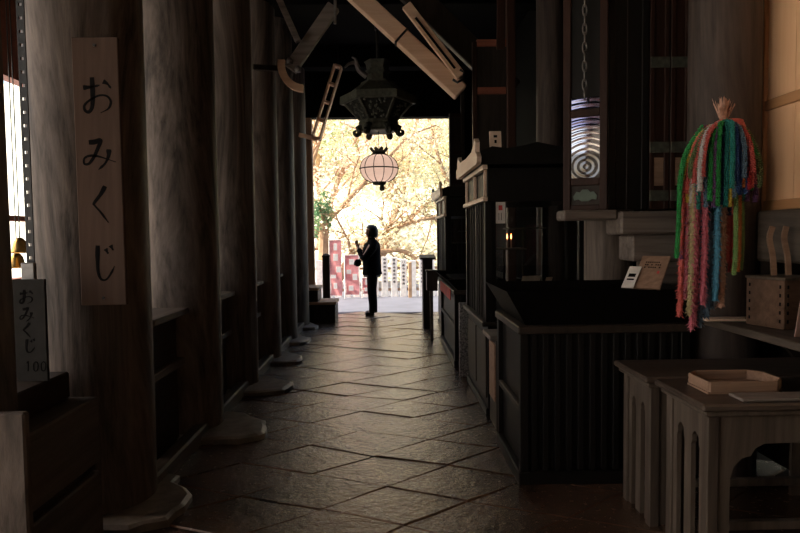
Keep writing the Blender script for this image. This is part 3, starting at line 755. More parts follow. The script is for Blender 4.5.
# fortune box with finger joints
fb = thing('fortune_box', 'square wooden box with finger-jointed corners on the shelf', 'box', (2.0, 3.09, .939))
R = Matrix.Rotation(math.radians(14), 4, 'Z'); pv = (1.99, 3.07, 1.05)
bx0, bx1, by0, by1, bz0, bz1 = 1.875, 2.105, 2.96, 3.19, .939, 1.178
MB().box(bx0, bx0+.016, by0, by1, bz0, bz1, .003, R, pv).build('side', W['boxd'], fb)
MB().box(bx1-.016, bx1, by0, by1, bz0, bz1, .003, R, pv).build('side', W['boxd'], fb)
MB().box(bx0+.016, bx1-.016, by0, by0+.016, bz0, bz1, .003, R, pv).build('side', W['boxd'], fb)
MB().box(bx0+.016, bx1-.016, by1-.016, by1, bz0, bz1, .003, R, pv).build('side', W['boxd'], fb)
MB().box(bx0+.016, bx1-.016, by0+.016, by1-.016, bz1-.03, bz1-.012, .002, R, pv).build('lid', W['table'], fb)
MB().box(bx0-.006, bx1+.006, by0-.006, by1+.006, bz1, bz1+.014, .003, R, pv).build('rim', W['table'], fb)
b = MB()
for k in range(5):
    z = bz0+.03+k*.042
    for y in (by0+.018, by1-.028): b.box(bx0-.0012, bx0+.001, y, y+.010, z, z+.017, 0, R, pv)
    for x in (bx0+.018, bx1-.028): b.box(x, x+.010, by0-.0012, by0+.001, z, z+.017, 0, R, pv)
b.build('joint_ends', M['ink'], fb)
for k in range(2):
    P = spline([(1.95+k*.075, 3.09, 1.193), (1.945+k*.075, 3.095, 1.29), (1.93+k*.075, 3.10, 1.38), (1.945+k*.07, 3.10, 1.44)], 5)
    b = MB(); n = len(P)
    for i in range(n-1): b.beam(P[i], P[i+1], .012, .026, 0, (1, 0, .01))
    tag(b.build('curved_stick', W['box']), ['flat curved wooden stick rising from the jointed box, next to the garland', 'flat curved wooden stick rising from the jointed box, farther from the garland'][k], 'stick', 'curved sticks on the box')
leaner('pink_card', (1.83, 2.74, .939), (.09, .02, 0), (.05, .04, .16), .004, M['pinkc'], 'pinkish card propped on the shelf in front of the jointed box', 'card')

# ------------------------------------------------------------------ paper cranes
def crane_mat(name, c):
    m, nt, b = mat(name)
    tc = N(nt, 'ShaderNodeTexCoord'); no = N(nt, 'ShaderNodeTexNoise', Scale=70, Detail=2)
    nt.links.new(tc.outputs['Object'], no.inputs['Vector'])
    r = N(nt, 'ShaderNodeValToRGB'); e = r.color_ramp.elements
    e[0].position = .35; e[1].position = .65
    e[0].color = (*[x*.8 for x in c], 1); e[1].color = (*[min(1, x*1.15) for x in c], 1)
    nt.links.new(no.outputs['Fac'], r.inputs['Fac']); nt.links.new(r.outputs['Color'], b.inputs['Base Color'])
    b.inputs['Roughness'].default_value = .7; return m
CC = {k: crane_mat('folded_paper_'+k, [x*.72 for x in v]) for k, v in dict(pink=(.78, .22, .30), coral=(.80, .17, .15), red=(.60, .05, .06), green=(.04, .40, .10), teal=(.03, .30, .26), blue=(.06, .16, .48), navy=(.02, .03, .12), sky=(.12, .42, .62), yellow=(.80, .62, .10), white=(.75, .72, .72), olive=(.16, .22, .09), orange=(.75, .28, .08), peach=(.78, .45, .32), lime=(.30, .50, .18), purple=(.22, .10, .28), slate=(.16, .27, .38), sand=(.62, .52, .28)).items()}
KX, KY, KZ = 1.711, 3.12, 1.955
gar = thing('crane_garland', 'colourful garland of folded paper cranes hanging on the round column', 'garland', (KX, KY, 0.90))
def strand(path, r, mname, fluff, seed, step=.011):
    """stacked folded cranes threaded on a string: overlapping little folded cups with wing points"""
    rnd = random.Random(seed); P = [Vector(p) for p in spline(path, 10)]
    # resample
    D = [0]
    for a, c in zip(P, P[1:]): D.append(D[-1]+(c-a).length)
    n = max(3, int(D[-1]/step)); Q = []; j = 0
    for k in range(n+1):
        t = D[-1]*k/n
        while j < len(D)-2 and D[j+1] < t: j += 1
        q = (t-D[j])/max(1e-6, D[j+1]-D[j]); Q.append(P[j].lerp(P[j+1], q))
    b = MB(); bm = b.bm
    b.tube(Q[::2] if len(Q) > 4 else Q, r*.55, 6)
    for k in range(n):
        c = Q[k]; d = (Q[k+1]-Q[k]).normalized()
        a = Vector((1, 0, 0)) if abs(d.x) < .8 else Vector((0, 1, 0))
        u = d.cross(a).normalized(); v = d.cross(u)
        ph = rnd.uniform(0, 6.28) if fluff > .4 else (k*2.4)
        W_ = 4 if fluff > .4 else 6
        for w in range(W_):
            an = ph+2*PI*w/W_+rnd.uniform(-.2, .2)
            o = u*math.cos(an)+v*math.sin(an); s = d.cross(o)
            rr = r*rnd.uniform(.85, 1.15)*(1+fluff*rnd.uniform(-.1, .6))
            tip = c+o*rr+d*(rr*(.35+.5*fluff)*rnd.uniform(.4, 1.2) if fluff > .4 else .006)
            base = c-d*.004
            w_ = r*(.42 if fluff > .4 else .6)
            A = bm.verts.new(base+o*r*.35+s*w_); B = bm.verts.new(base+o*r*.35-s*w_); C_ = bm.verts.new(tip); E_ = bm.verts.new(base+o*r*.5+d*.012)
            bm.faces.new((A, B, C_)); bm.faces.new((A, C_, E_)); bm.faces.new((C_, B, E_)); bm.faces.new((B, A, E_))
    return b.build('crane_strand', CC[mname], gar)
def gp(u, v, yy): return (KX+(u-728)*.0049-(KY-yy)*.55, yy, 1.42-(v-229)*.0049)
rng = random.Random(5)
def drape(u, v, c, lift, i, r=.0158, start=0):
    """one strand of the upper skirt: leaves the knot sideways, falls straight from its shoulder"""
    dx = u-728; k = abs(dx)/47; yy = KY-lift*math.cos(min(1, k)*1.25)
    y0 = KY-.035-.02*(lift > .1)
    P = [gp(728+start, 120, y0), gp(728+.30*dx+start*.4, 120.5+4*k, (y0*.6+yy*.4)-.01), gp(728+.62*dx, 121+13*k, yy), gp(728+.86*dx, 121+37*k, yy-.012), gp(728+dx, max(121+76*k, 150), yy), gp(u-.5, v, yy+.006)]
    if P[4][2] < P[5][2]+.02: P[4] = gp(728+dx, (121+37*k+v)/2, yy)
    strand(P, r, c, .05, i)
# front layer, in order across the skirt
front = [(683, 204, 'pink'), (687, 206, 'coral'), (690, 200, 'yellow'), (694, 204, 'white'), (697, 206, 'sky'), (701, 208, 'teal'), (705, 208, 'pink'), (709, 205, 'slate'), (713, 200, 'green'), (717, 206, 'purple'), (721, 205, 'green'), (725, 203, 'navy'), (729, 206, 'teal'), (733, 205, 'yellow'), (737, 196, 'slate'), (740, 192, 'blue'), (743, 193, 'blue'), (746, 187, 'orange'), (749, 192, 'blue'), (752, 188, 'red'), (755, 186, 'coral'), (758, 183, 'pink'), (761, 182, 'coral'), (764, 180, 'olive')]
for i, (u, v, c) in enumerate(front): drape(u, v, c, .11+rng.uniform(-.012, .012), i)
# sweeping bands that lie over them
for i, (u, v, c, st) in enumerate([(682, 190, 'green', 2), (686, 178, 'yellow', 4), (689, 192, 'coral', 6), (693, 176, 'olive', 5), (697, 182, 'coral', 7), (701, 170, 'olive', 6), (703, 190, 'white', 5), (706, 176, 'coral', 6), (760, 168, 'green', -2), (756, 172, 'coral', -3), (763, 186, 'olive', -3), (747, 178, 'slate', -2), (739, 180, 'blue', -1), (735, 188, 'teal', 0)]):
    drape(u, v, c, .145+rng.uniform(-.01, .01), 60+i, .0155, st)
# deeper layer filling the gaps
for i in range(18):
    u = 684+78*(i+.5)/18; c = rng.choice(['pink', 'green', 'blue', 'coral', 'teal', 'purple', 'slate', 'red', 'olive', 'navy'])
    drape(u, rng.uniform(196, 214)-(12 if u > 740 else 0), c, .03+rng.uniform(-.02, .02), 400+i)
# lower tails, looser and feathery
tails = [(683, 318, 'coral', .019), (689, 300, 'pink', .018), (694, 316, 'sand', .020), (698, 328, 'pink', .019), (703, 311, 'coral', .020), (707, 304, 'pink', .020), (711, 320, 'slate', .018), (715, 311, 'slate', .021), (720, 300, 'sky', .019), (726, 308, 'peach', .021), (723, 288, 'purple', .018), (680, 256, 'green', .014), (684, 258, 'purple', .015), (735, 273, 'red', .013), (739, 274, 'lime', .014), (743, 272, 'orange', .013), (746, 271, 'lime', .014), (696, 330, 'pink', .018), (704, 329, 'slate', .018), (731, 262, 'coral', .014)]
for i, (u, v, c, r) in enumerate(tails):
    yy = KY-.03+.05*math.sin(i*2.1)
    strand([gp(728+(u-728)*.5, 122, KY-.02), gp(728+(u-728)*.9, 160, yy), gp(u+.6, (205+v)/2, yy+.006), gp(u-.8, v, yy)], r, c, .8 if r > .0165 else .3, 200+i, .013 if r > .0165 else .011)
# crumpled tuft and cord at the top
b = MB()
for k in range(46):
    a = rng.uniform(0, 6.28); q = rng.uniform(.01, .055); h = rng.uniform(.07, .15)
    p = Vector((KX-.025, KY-.02, KZ-.01)); tip = p+Vector((math.cos(a)*q, math.sin(a)*q, h)); s_ = Vector((-math.sin(a), math.cos(a), 0))*.012
    v = [b.bm.verts.new(x) for x in (p+s_, p-s_, tip-s_*.5+Vector((0, 0, -.01)), tip)]
    b.bm.faces.new(v)
b.build('paper_tuft', CC['peach'], gar)
MB().tube([(KX, KY-.02, KZ+.0), (KX+.01, KY-.01, KZ+.10), (1.87, 3.39, KZ+.14), (1.885, 3.415, KZ+.13)], .004, 6).build('cord', M['iron'], gar)
b = MB()
for k in range(4):                                                     # strands wound flat round the neck
    P = [(KX+(.055+.006*k)*math.cos(a_), KY-.03+.05*math.sin(a_), KZ+.006-k*.012) for a_ in [2*PI*i/20 for i in range(21)]]
    b.tube(P, .011, 6)
b.build('binding', CC['coral'], gar)

# ------------------------------------------------------------------ lanterns and hanging timbers
bl = thing('bronze_lantern', 'large hexagonal bronze hanging lantern with flared roof and scrolled feet', 'lantern', (-.085, 7.0, 2.5))
LX, LY = -.085, 7.0
ph = -.03
MB().lathe([(.19, 3.12), (.195, 3.10), (.37, 2.975), (.425, 2.965), (.43, 2.885), (.415, 2.875), (.39, 2.88), (.1, 2.95)], (LX, LY, 0), 6, ph).build('roof', M['bronze'], bl)
MB().lathe([(.12, 3.10), (.125, 3.14), (.12, 3.20), (.15, 3.23), (.15, 3.245), (.12, 3.25), (.135, 3.32), (.155, 3.345), (.12, 3.345)], (LX, LY, 0), 6, ph).build('neck', M['bronze'], bl)
MB().lathe([(.37, 2.885), (.20, 2.69), (.17, 2.69), (.33, 2.885)], (LX, LY, 0), 6, ph).build('openwork_body', M['bronzed'], bl)
for k in range(6):
    a = ph+k*PI/3; ca, sa = math.cos(a), math.sin(a)
    MB().beam((LX+.378*ca, LY+.378*sa, 2.885), (LX+.198*ca, LY+.198*sa, 2.69), .035, .02, .004, (ca, sa, .3)).build('corner_rib', M['bronze'], bl)
    b = MB()
    for w in range(26):                                              # cast arabesque on each tapering face
        t = random.random(); a0 = PI/3*random.uniform(.12, .88)
        R0 = (.37-(.17)*t)*math.cos(PI/6)/math.cos(a0-PI/6)+.001
        zc = 2.875-.18*t; aa = a+a0; q = random.uniform(.010, .018)
        b.ellipsoid((LX+R0*math.cos(aa), LY+R0*math.sin(aa), zc), (q, q, q*.9), 6, 4)
    b.build('arabesque', M['bronze'], bl)
    P = []
    for i in range(12):
        th = -1.2+i*.55; rad = .044*(1-i/15)
        P.append((LX+(.205+.0+.045-rad*math.cos(th))*math.cos(a), LY+(.25-rad*math.cos(th))*math.sin(a), 2.58-.01-rad*math.sin(th)))
    MB().tube([(LX+.18*ca, LY+.18*sa, 2.64)]+P, [.034]+[.034-.0018*i for i in range(12)], 8).build('scrolled_foot', M['bronzed'], bl, True)
MB().lathe([(.10, 2.70), (.215, 2.695), (.225, 2.66), (.205, 2.645), (.20, 2.60), (.215, 2.585), (.20, 2.57), (.1, 2.58)], (LX, LY, 0), 6, ph).build('base_ring', M['bronze'], bl)
P = spline([(LX-.12, LY-.1, 3.16), (LX-.20, LY-.12, 3.22), (LX-.24, LY-.12, 3.30), (LX-.31, LY-.13, 3.29), (LX-.36, LY-.13, 3.25)], 5)
MB().tube(P, [.035-.0013*i for i in range(len(P))], 8).build('fish_ornament', M['steel'], bl, True)
P2 = spline([(LX-.22, LY-.12, 3.27), (LX-.24, LY-.13, 3.34), (LX-.28, LY-.13, 3.36)], 4)
MB().tube(P2, [.02-.0015*i for i in range(len(P2))], 8).build('fish_ornament', M['steel'], bl, True)
MB().tube([(LX, LY, 3.33), (LX, LY, 3.7)], .018, 8).tube([(LX, LY, 3.69), (LX, LY, 4.0)], .03, 8).tube([(LX, LY, 3.98), (LX, LY, 4.249)], .018, 8).build('hanger', M['iron'], bl)

m, nt, bb = mat('lantern_paper'); nt.nodes.remove(bb)
d = N(nt, 'ShaderNodeBsdfDiffuse'); t = N(nt, 'ShaderNodeBsdfTranslucent'); mx = N(nt, 'ShaderNodeMixShader'); mx.inputs[0].default_value = .75
no = N(nt, 'ShaderNodeTexNoise', Scale=8); rp = N(nt, 'ShaderNodeValToRGB')
rp.color_ramp.elements[0].color = (.80, .66, .60, 1); rp.color_ramp.elements[1].color = (.90, .78, .72, 1)
nt.links.new(no.outputs['Fac'], rp.inputs['Fac'])
for x in (d, t): nt.links.new(rp.outputs['Color'], x.inputs['Color'])
nt.links.new(d.outputs[0], mx.inputs[1]); nt.links.new(t.outputs[0], mx.inputs[2]); nt.links.new(mx.outputs[0], nt.nodes['Material Output'].inputs['Surface'])
M['lpaper'] = m
pl = thing('globe_lantern', 'round white paper lantern with dark ribs hanging under the bronze lantern', 'lantern', (LX, LY, 1.92))
prof = [(.215*math.sin(a)**.8+.0, .158*math.cos(a)) for a in [.36+(PI-.72)*i/16 for i in range(17)]]
pg = MB(); bm = pg.bm; n = 32; rings = [[bm.verts.new((LX+r*math.cos(2*PI*k/n), LY+r*math.sin(2*PI*k/n), 2.165+z)) for k in range(n)] for r, z in prof]
for A, B in zip(rings, rings[1:]):
    for k in range(n): bm.faces.new((A[k], A[(k+1) % n], B[(k+1) % n], B[k]))
pg.build('shade', M['lpaper'], pl, True)
for k in range(12):
    a = 2*PI*(k+.5)/12
    MB().tube([(LX+(r+.003)*math.cos(a), LY+(r+.003)*math.sin(a), 2.165+z) for r, z in prof], .0045, 5).build('rib', M['iron'], pl)
MB().tube([(LX+.219*math.cos(2*PI*k/32), LY+.219*math.sin(2*PI*k/32), 2.165) for k in range(33)], .007, 6).build('hoop', M['iron'], pl)
b = MB()
b.lathe([(.085, 2.31), (.09, 2.325), (.07, 2.34), (.07, 2.36), (.03, 2.365)], (LX, LY, 0), 24)
for k in range(10):
    a = 2*PI*k/10; ca, sa = math.cos(a), math.sin(a); s_ = Vector((-sa, ca, 0))
    v = [Vector((LX+.07*ca, LY+.07*sa, 2.345))+s_*.024, Vector((LX+.07*ca, LY+.07*sa, 2.345))-s_*.024, Vector((LX+.105*ca, LY+.105*sa, 2.385))-s_*.022, Vector((LX+.112*ca, LY+.112*sa, 2.40)), Vector((LX+.105*ca, LY+.105*sa, 2.385))+s_*.022]
    q = [b.bm.verts.new(x) for x in v]; q2 = [b.bm.verts.new(x-Vector((ca, sa, 0))*.006) for x in v]
    b.bm.faces.new(q); b.bm.faces.new(q2[::-1])
    for i in range(5): b.bm.faces.new((q[i], q2[i], q2[(i+1) % 5], q[(i+1) % 5]))
b.build('petal_crown', M['bronzed'], pl)
MB().lathe([(.08, 2.02), (.075, 2.0), (.07, 1.985), (.02, 1.98)], (LX, LY, 0), 20).lathe([(.02, 1.985), (.03, 1.95), (.028, 1.925), (.008, 1.915)], (LX+.03, LY, 0), 12).build('bottom_cap', M['bronzed'], pl)
MB().tube([(LX, LY, 2.36), (LX, LY, 2.60)], .005, 6).build('cord', M['iron'], pl)
ll = bpy.data.lights.new('lantern_bulb', 'POINT'); ll.energy = 1.7; ll.color = (1, .80, .68); ll.shadow_soft_size = .05
lo = bpy.data.objects.new('lantern_bulb', ll); COL.objects.link(lo); lo.location = (LX, LY, 2.165)

# swung-up timbers under the roof
t = thing('diagonal_brace', 'broad pale diagonal timber slanting down from the roof to the cabinets', 'timber', (.0, 6.3, 2.8))
MB().beam((-.66, 6.30, 4.16), (.16, 6.30, 3.395), .13, .17, .01).build('upper_timber', W['brace'], t)
MB().beam((.165, 6.30, 3.39), (.755, 6.30, 2.84), .135, .165, .012).build('lower_timber', W['brace'], t)
MB().beam((.157, 6.30, 3.398), (.17, 6.30, 3.386), .145, .185, .002).build('iron_strap', M['iron'], t)
MB().tube([(-.10, 6.30, 3.66), (-.10, 6.30, 4.249)], .012, 6).build('hanging_rod', M['iron'], t)
t = thing('slotted_plank', 'thin slotted pale plank lying just above the broad diagonal timber', 'plank', (.5, 6.2, 2.95))
MB().beam((.21, 6.17, 3.66), (.74, 6.17, 2.97), .05, .10, .006).build('plank', W['brace'], t)
MB().beam((.30, 6.141, 3.53), (.68, 6.141, 3.04), .01, .022, 0).build('slot', M['ink'], t)  # dark strip laid on the plank to paint the slot's shade
MB().tube([(.26, 6.17, 3.58), (.26, 6.17, 4.249)], .01, 6).build('hanging_rod', M['iron'], t)
MB().tube([(.66, 6.14, 2.93), (.70, 6.12, 2.90), (.75, 6.14, 2.93), (.77, 6.14, 3.0), (.73, 6.145, 3.03)], .012, 8).build('hook', M['iron'], t)
t = thing('hinged_plank', 'grey diagonal plank hooked up under the roof beside the dark columns', 'plank', (-.75, 6.25, 3.1))
MB().beam((-.50, 6.25, 3.68), (-.94, 6.25, 3.07), .07, .13, .006).build('plank', W['greyx'], t)
MB().tube([(-.49, 6.22, 3.50), (-.485, 6.22, 3.72), (-.485, 6.22, 4.249)], .014, 8).build('hanging_rod', M['steel'], t)
for x, z in ((-.94, 3.11), (-.86, 3.03)): MB().lathe([(.028, 0), (.035, .03), (.02, .06)], (x, 6.2, z), 10).build('knob', M['steel'], t)
P = [(math.cos(a), math.sin(a)) for a in [PI*.93+PI*.55*i/10 for i in range(11)]]
cr = [(-.80+.26*u, 3.10+.26*v) for u, v in P]+[(-.80+.19*u, 3.11+.20*v) for u, v in P[::-1]]
MB().prism(cr, lambda u, v: (u, 6.20, v), (0, .06, 0)).build('crescent_bracket', W['brace'], t)
MB().beam((-1.3, 6.23, 3.09), (-1.03, 6.23, 3.07), .05, .05, .004).build('arm', W['dark'], t)
t = thing('swung_lattice', 'narrow pale lattice shutter hanging edge-on by the far opening', 'shutter', (-.9, 9.35, 2.8))
ax_, az_, bx_, bz_ = -.70, 3.93, -1.05, 2.86
dv = Vector((bx_-ax_, 0, bz_-az_)); L_ = dv.length; dv.normalize(); nv = Vector((dv.z, 0, -dv.x))
for s_ in (-.055, .055): MB().beam(Vector((ax_, 9.35, az_))+nv*s_, Vector((bx_, 9.35, bz_))+nv*s_, .17, .022, .004).build('edge_rail', W['brace'], t)
for k in range(5):
    c = Vector((ax_, 9.35, az_))+dv*(L_*(k+.02)/4.08)
    MB().beam(c-nv*.045, c+nv*.045, .15, .035, .003).build('cross_rail', W['brace'], t)
MB().beam((-1.04, 9.35, 2.86), (-1.30, 9.35, 2.93), .05, .06, .004).build('bracket', W['brace'], t)
MB().tube([(-.70, 9.35, 3.90), (-.70, 9.35, 4.249)], .012, 6).build('hanging_rod', M['iron'], t)
t = thing('thin_strut', 'thin grey strut slanting high between the dark columns', 'strut', (-.95, 6.0, 3.3))
MB().beam((-1.25, 6.12, 4.249), (-.84, 6.12, 3.30), .05, .06, .005).build('strut', W['greyx'], t)
t = thing('heavy_brace', 'heavy dark olive diagonal beam above the nearer glass cabinet', 'timber', (.8, 5.6, 3))
MB().beam((.12, 6.55, 4.08), (1.34, 6.65, 2.93), .10, .26, .012).build('beam', W['dark'], t)
tag(MB().beam((1.045, 5.6, 4.249), (1.03, 5.6, 3.06), .02, .075, .004, (1, 0, 0)).build('hanging_batten', W['redw']), 'narrow brown batten hanging from the ceiling above the nearer cabinet', 'batten')

# ------------------------------------------------------------------ person praying
PX, PY = -.285, 11.0
def skin(name, V, E, m, parent, sub=2):
    """V: list of (x,y,z,radius or (rx,ry)); grown with a skin modifier and baked"""
    me = bpy.data.meshes.new(name)
    off = Vector((0, 0, 0)); p = parent
    while p is not None: off += p.location; p = p.parent
    me.from_pydata([(PX+v[0]-off.x, PY+v[1]-off.y, v[2]-off.z) for v in V], E, []); o = bpy.data.objects.new(name, me); COL.objects.link(o)
    md = o.modifiers.new('s', 'SKIN'); md.use_smooth_shade = True
    sv = me.skin_vertices[0].data
    for i, v in enumerate(V):
        r = v[3]; sv[i].radius = r if isinstance(r, tuple) else (r, r); sv[i].use_root = (i == 0)
    s_ = o.modifiers.new('u', 'SUBSURF'); s_.levels = sub; s_.render_levels = sub
    dg = bpy.context.evaluated_depsgraph_get(); dg.update()
    nm = bpy.data.meshes.new_from_object(o.evaluated_get(dg)); o.modifiers.clear(); o.data = nm; bpy.data.meshes.remove(me)
    nm.materials.clear(); nm.materials.append(m)
    for q in nm.polygons: q.use_smooth = True
    o.parent = parent; return o
pe = thing('person', 'person in black jacket and dark trousers standing side-on with hands pressed together in prayer', 'person', (PX, PY, 0))
V = [(0, 0, .82, (.12, .10)), (.01, 0, 1.0, (.12, .10)), (.02, 0, 1.2, (.13, .10)), (.02, 0, 1.31, .065), (-.005, 0, 1.385, .05),
     (-.02, 0, 1.445, (.07, .085)), (-.015, 0, 1.505, (.085, .10)), (-.01, 0, 1.56, (.07, .08)), (-.115, 0, 1.462, .013), (-.085, 0, 1.41, .03)]
E = [(0, 1), (1, 2), (2, 3), (3, 4), (4, 5), (5, 6), (6, 7), (5, 8), (5, 9)]
for s_ in (-1, 1):
    i = len(V)
    V += [(.03, .165*s_, 1.275, .06), (-.13, .19*s_, 1.04, .047), (-.225, .055*s_, 1.175, .03), (-.245, .022*s_, 1.215, (.018, .03)), (-.257, .016*s_, 1.245, (.013, .033))]
    E += [(2, i), (i, i+1), (i+1, i+2), (i+2, i+3), (i+3, i+4)]
    for k, (dx, ln) in enumerate(((-.036, .052), (-.017, .068), (.002, .073), (.021, .066))):       # four fingers pointing up
        j = len(V); bx_ = -.26+dx*.8
        V += [(bx_, .014*s_, 1.272, .0085), (bx_-.002, .011*s_, 1.272+ln*.55, .008), (bx_-.001, .008*s_, 1.272+ln, .0065)]
        E += [(i+4, j), (j, j+1), (j+1, j+2)]
    j = len(V)
    V += [(-.225, .020*s_, 1.245, .010), (-.215, .016*s_, 1.272, .009), (-.218, .012*s_, 1.295, .007)]
    E += [(i+3, j), (j, j+1), (j+1, j+2)]
    i = len(V)
    V += [(0, .085*s_, .78, .085), (-.015, .08*s_, .44, .055), (.02, .078*s_, .08, .038), (-.10, .085*s_, .035, .032)]
    E += [(0, i), (i, i+1), (i+1, i+2), (i+2, i+3)]
skin('body', V, E, M['skin'], pe)
# face details, hair
fc = MB()
for s_ in (-1, 1): fc.ellipsoid((PX-.092, PY+.035*s_, 1.487), (.008, .014, .007), 10, 6)
fc.build('eyes', M['hair'], pe)
MB().ellipsoid((PX-.098, PY, 1.425), (.010, .026, .006), 10, 6).build('mouth', plain('lips', (.4, .16, .14)), pe)
hb = MB(); t_ = bmesh.new()
bmesh.ops.create_uvsphere(t_, u_segments=28, v_segments=18, radius=1)
for v in t_.verts:
    x, y, z = v.co; k = 1+.05*noise.noise(v.co*3)
    # a bowl of hair: face side cut back, nape longer
    X = .118*x*k; Z = .112*z*k
    if x < -.25 and z < .45: X = -.045+.02*z; 
    if z < -.3 and x > -.2: Z -= .035*(x+.3)
    v.co = (PX+.005+X, PY+.102*y*k, 1.497+Z)
hb._merge(t_); hb.build('hair', M['hair'], pe, True)
jb = MB(); RG = [(.725, .0, .165, .175), (.735, .0, .175, .185), (.85, .0, .165, .18), (1.0, -.005, .16, .178), (1.12, .0, .158, .18), (1.22, .012, .145, .195), (1.28, .018, .12, .18), (1.325, .012, .085, .11), (1.355, .0, .068, .072), (1.385, -.008, .064, .066)]
rings = [[jb.bm.verts.new((PX+cx_+rx*math.cos(2*PI*k/28)*(1+.02*math.sin(5*k+z_*20)), PY+ry*math.sin(2*PI*k/28), z_)) for k in range(28)] for z_, cx_, rx, ry in RG]
for A, B in zip(rings, rings[1:]):
    for k in range(28): jb.bm.faces.new((A[k], A[(k+1) % 28], B[(k+1) % 28], B[k]))
jb.bm.faces.new(rings[0][::-1]); jb.bm.faces.new(rings[-1])
for s_ in (-1, 1):
    P = spline([(.03, .13*s_, 1.285), (.02, .185*s_, 1.20), (-.06, .205*s_, 1.09), (-.125, .20*s_, 1.025), (-.175, .14*s_, 1.08), (-.225, .062*s_, 1.165)], 4)
    n_ = len(P); jb.tube([(PX+a, PY+b_, c_) for a, b_, c_ in P], [.078-.036*i/(n_-1) for i in range(n_)], 14)
jb.build('jacket', M['cloth'], pe, True)
sb = MB(); rings = [[sb.bm.verts.new((PX+rx*math.cos(2*PI*k/28), PY+ry*math.sin(2*PI*k/28), z_)) for k in range(28)] for z_, rx, ry in ((.685, .150, .162), (.69, .155, .168), (.73, .155, .168))]
for A, B in zip(rings, rings[1:]):
    for k in range(28): sb.bm.faces.new((A[k], A[(k+1) % 28], B[(k+1) % 28], B[k]))
sb.build('shirt_hem', M['shirt'], pe, True)
tb = MB()
for s_ in (-1, 1):
    tb.tube([(PX+.005, PY+.075*s_, .84), (PX+.005, PY+.085*s_, .72), (PX-.005, PY+.082*s_, .46), (PX+.012, PY+.08*s_, .2), (PX+.012, PY+.08*s_, .06)], [.10, .098, .082, .074, .072], 16)
tb.build('trousers', M['trouser'], pe, True)
for s_ in (-1, 1):
    skin('shoe', [(.045, .08*s_, .04, (.038, .04)), (-.03, .08*s_, .045, (.042, .045)), (-.10, .085*s_, .032, (.036, .042)), (-.135, .087*s_, .026, (.022, .034))], [(0, 1), (1, 2), (2, 3)], M['shoe'], pe)
bg = thing('waist_bag', 'small black bag hanging at the front of the praying person', 'bag', (PX-.245, PY, .87))
MB().box(PX-.305, PX-.19, PY-.10, PY+.10, .875, 1.0, .03).build('pouch', M['cloth'], bg)
MB().box(PX-.315, PX-.303, PY-.07, PY+.07, .89, .95, .01).build('pocket', M['trouser'], bg)
MB().tube([(PX-.22, PY-.09, .99), (PX-.17, PY-.10, 1.09), (PX-.13, PY-.09, 1.25), (PX-.04, PY-.07, 1.345)], .008, 6).tube([(PX-.22, PY+.09, .99), (PX-.17, PY+.10, 1.09), (PX-.13, PY+.09, 1.25), (PX-.04, PY+.07, 1.345)], .008, 6).build('strap', M['shoe'], bg)

# ------------------------------------------------------------------ outside
pf = thing('plaque_fence', 'row of upright white plaques with dark vertical writing along the court edge', 'fence', (.4, 14.4, -.03))
MB().box(-2.6, 3.2, 14.44, 14.48, .62, .68, .005).build('rail', M['bark2'], pf)
MB().box(-2.6, 3.2, 14.44, 14.48, .12, .18, .005).build('rail', M['bark2'], pf)
rw = random.Random(9)
for k in range(26):
    x = -2.55+k*.218; h = .86+rw.uniform(-.05, .09)
    q = MB().box(x, x+.15, 14.40, 14.438, -.03, h, .006).build('plaque', M['white'], pf)
    if k % 5 == 4: continue
    b = MB(); z = h-.06
    while z > .22+rw.uniform(0, .15):                                 # brushed characters, one under the other
        for (a, c, e, g) in ((-.028, .028, .012, .002), (-.024, .024, -.018, .0), (-.004, .006, .03, -.03), (-.026, -.018, .0, -.028), (.014, .026, .006, -.026)):
            if rw.random() < .85: b.box(x+.075+a, x+.075+c, 14.3985, 14.401, z+min(e, g)-.004, z+max(e, g)+.004, 0)
        z -= .085
    b.build('lettering', M['fade'], q)
def flag(x, y, w, h, label, blocks):
    t = thing('banner', label, 'banner', (x, y, -.03), 'red and white banners')
    MB().tube([(x, y, -.03), (x, y, h+.08)], .012, 8).build('pole', M['white'], t)
    MB().tube([(x, y, h+.03), (x+w, y, h+.03)], .008, 8).build('crossbar', M['white'], t)
    b = MB(); bm = b.bm; n = 16; F = []; Bk = []
    for i in range(n+1):
        z = .08+(h-.06)*i/n; r1 = []; r2 = []
        for j in range(7):
            u = w*j/6; dy = .03*math.sin(i*.9+j*.8)*(1-i/n)
            r1.append(bm.verts.new((x+.012+u+.02*math.sin(i*.5)*(1-i/n), y+dy, z))); r2.append(bm.verts.new((x+.012+u+.02*math.sin(i*.5)*(1-i/n), y+dy+.004, z)))
        F.append(r1); Bk.append(r2)
    for G in (F, Bk):
        for i in range(n):
            for j in range(6): bm.faces.new((G[i][j], G[i][j+1], G[i+1][j+1], G[i+1][j]))
    b.build('cloth', M['flag'], t, True)
    b = MB()
    for (u0, u1, v0, v1) in blocks: b.box(x+.012+u0*w, x+.012+u1*w, y-.040, y-.034, .08+v0*h, .08+v1*h, .002)
    b.build('lettering', M['white'], t)
flag(-1.31, 13.9, .26, 1.30, 'tall faded red banner with white marks close to the bollard', [(.35, .65, .78, .90), (.3, .7, .6, .72), (.55, .95, .4, .5), (.05, .5, .3, .36), (.3, .6, .12, .22)])
flag(-.98, 14.05, .30, .95, 'red banner with white marks nearer the praying person', [(.3, .7, .72, .85), (.1, .45, .5, .6), (.55, .9, .35, .5), (.25, .6, .1, .22)])
flag(-.60, 14.2, .22, .42, 'low red banner just behind the praying person', [(.3, .7, .5, .8), (.2, .5, .15, .35)])
tag(MB().box(.46, .54, 14.1, 14.18, -.03, .80, .01).build('slim_post', M['bark']), 'slim tan post standing in front of the white plaques', 'post')
hs = thing('small_shrine', 'small pale building with grey tiled roof among the trees', 'building', (.5, 27, .5))
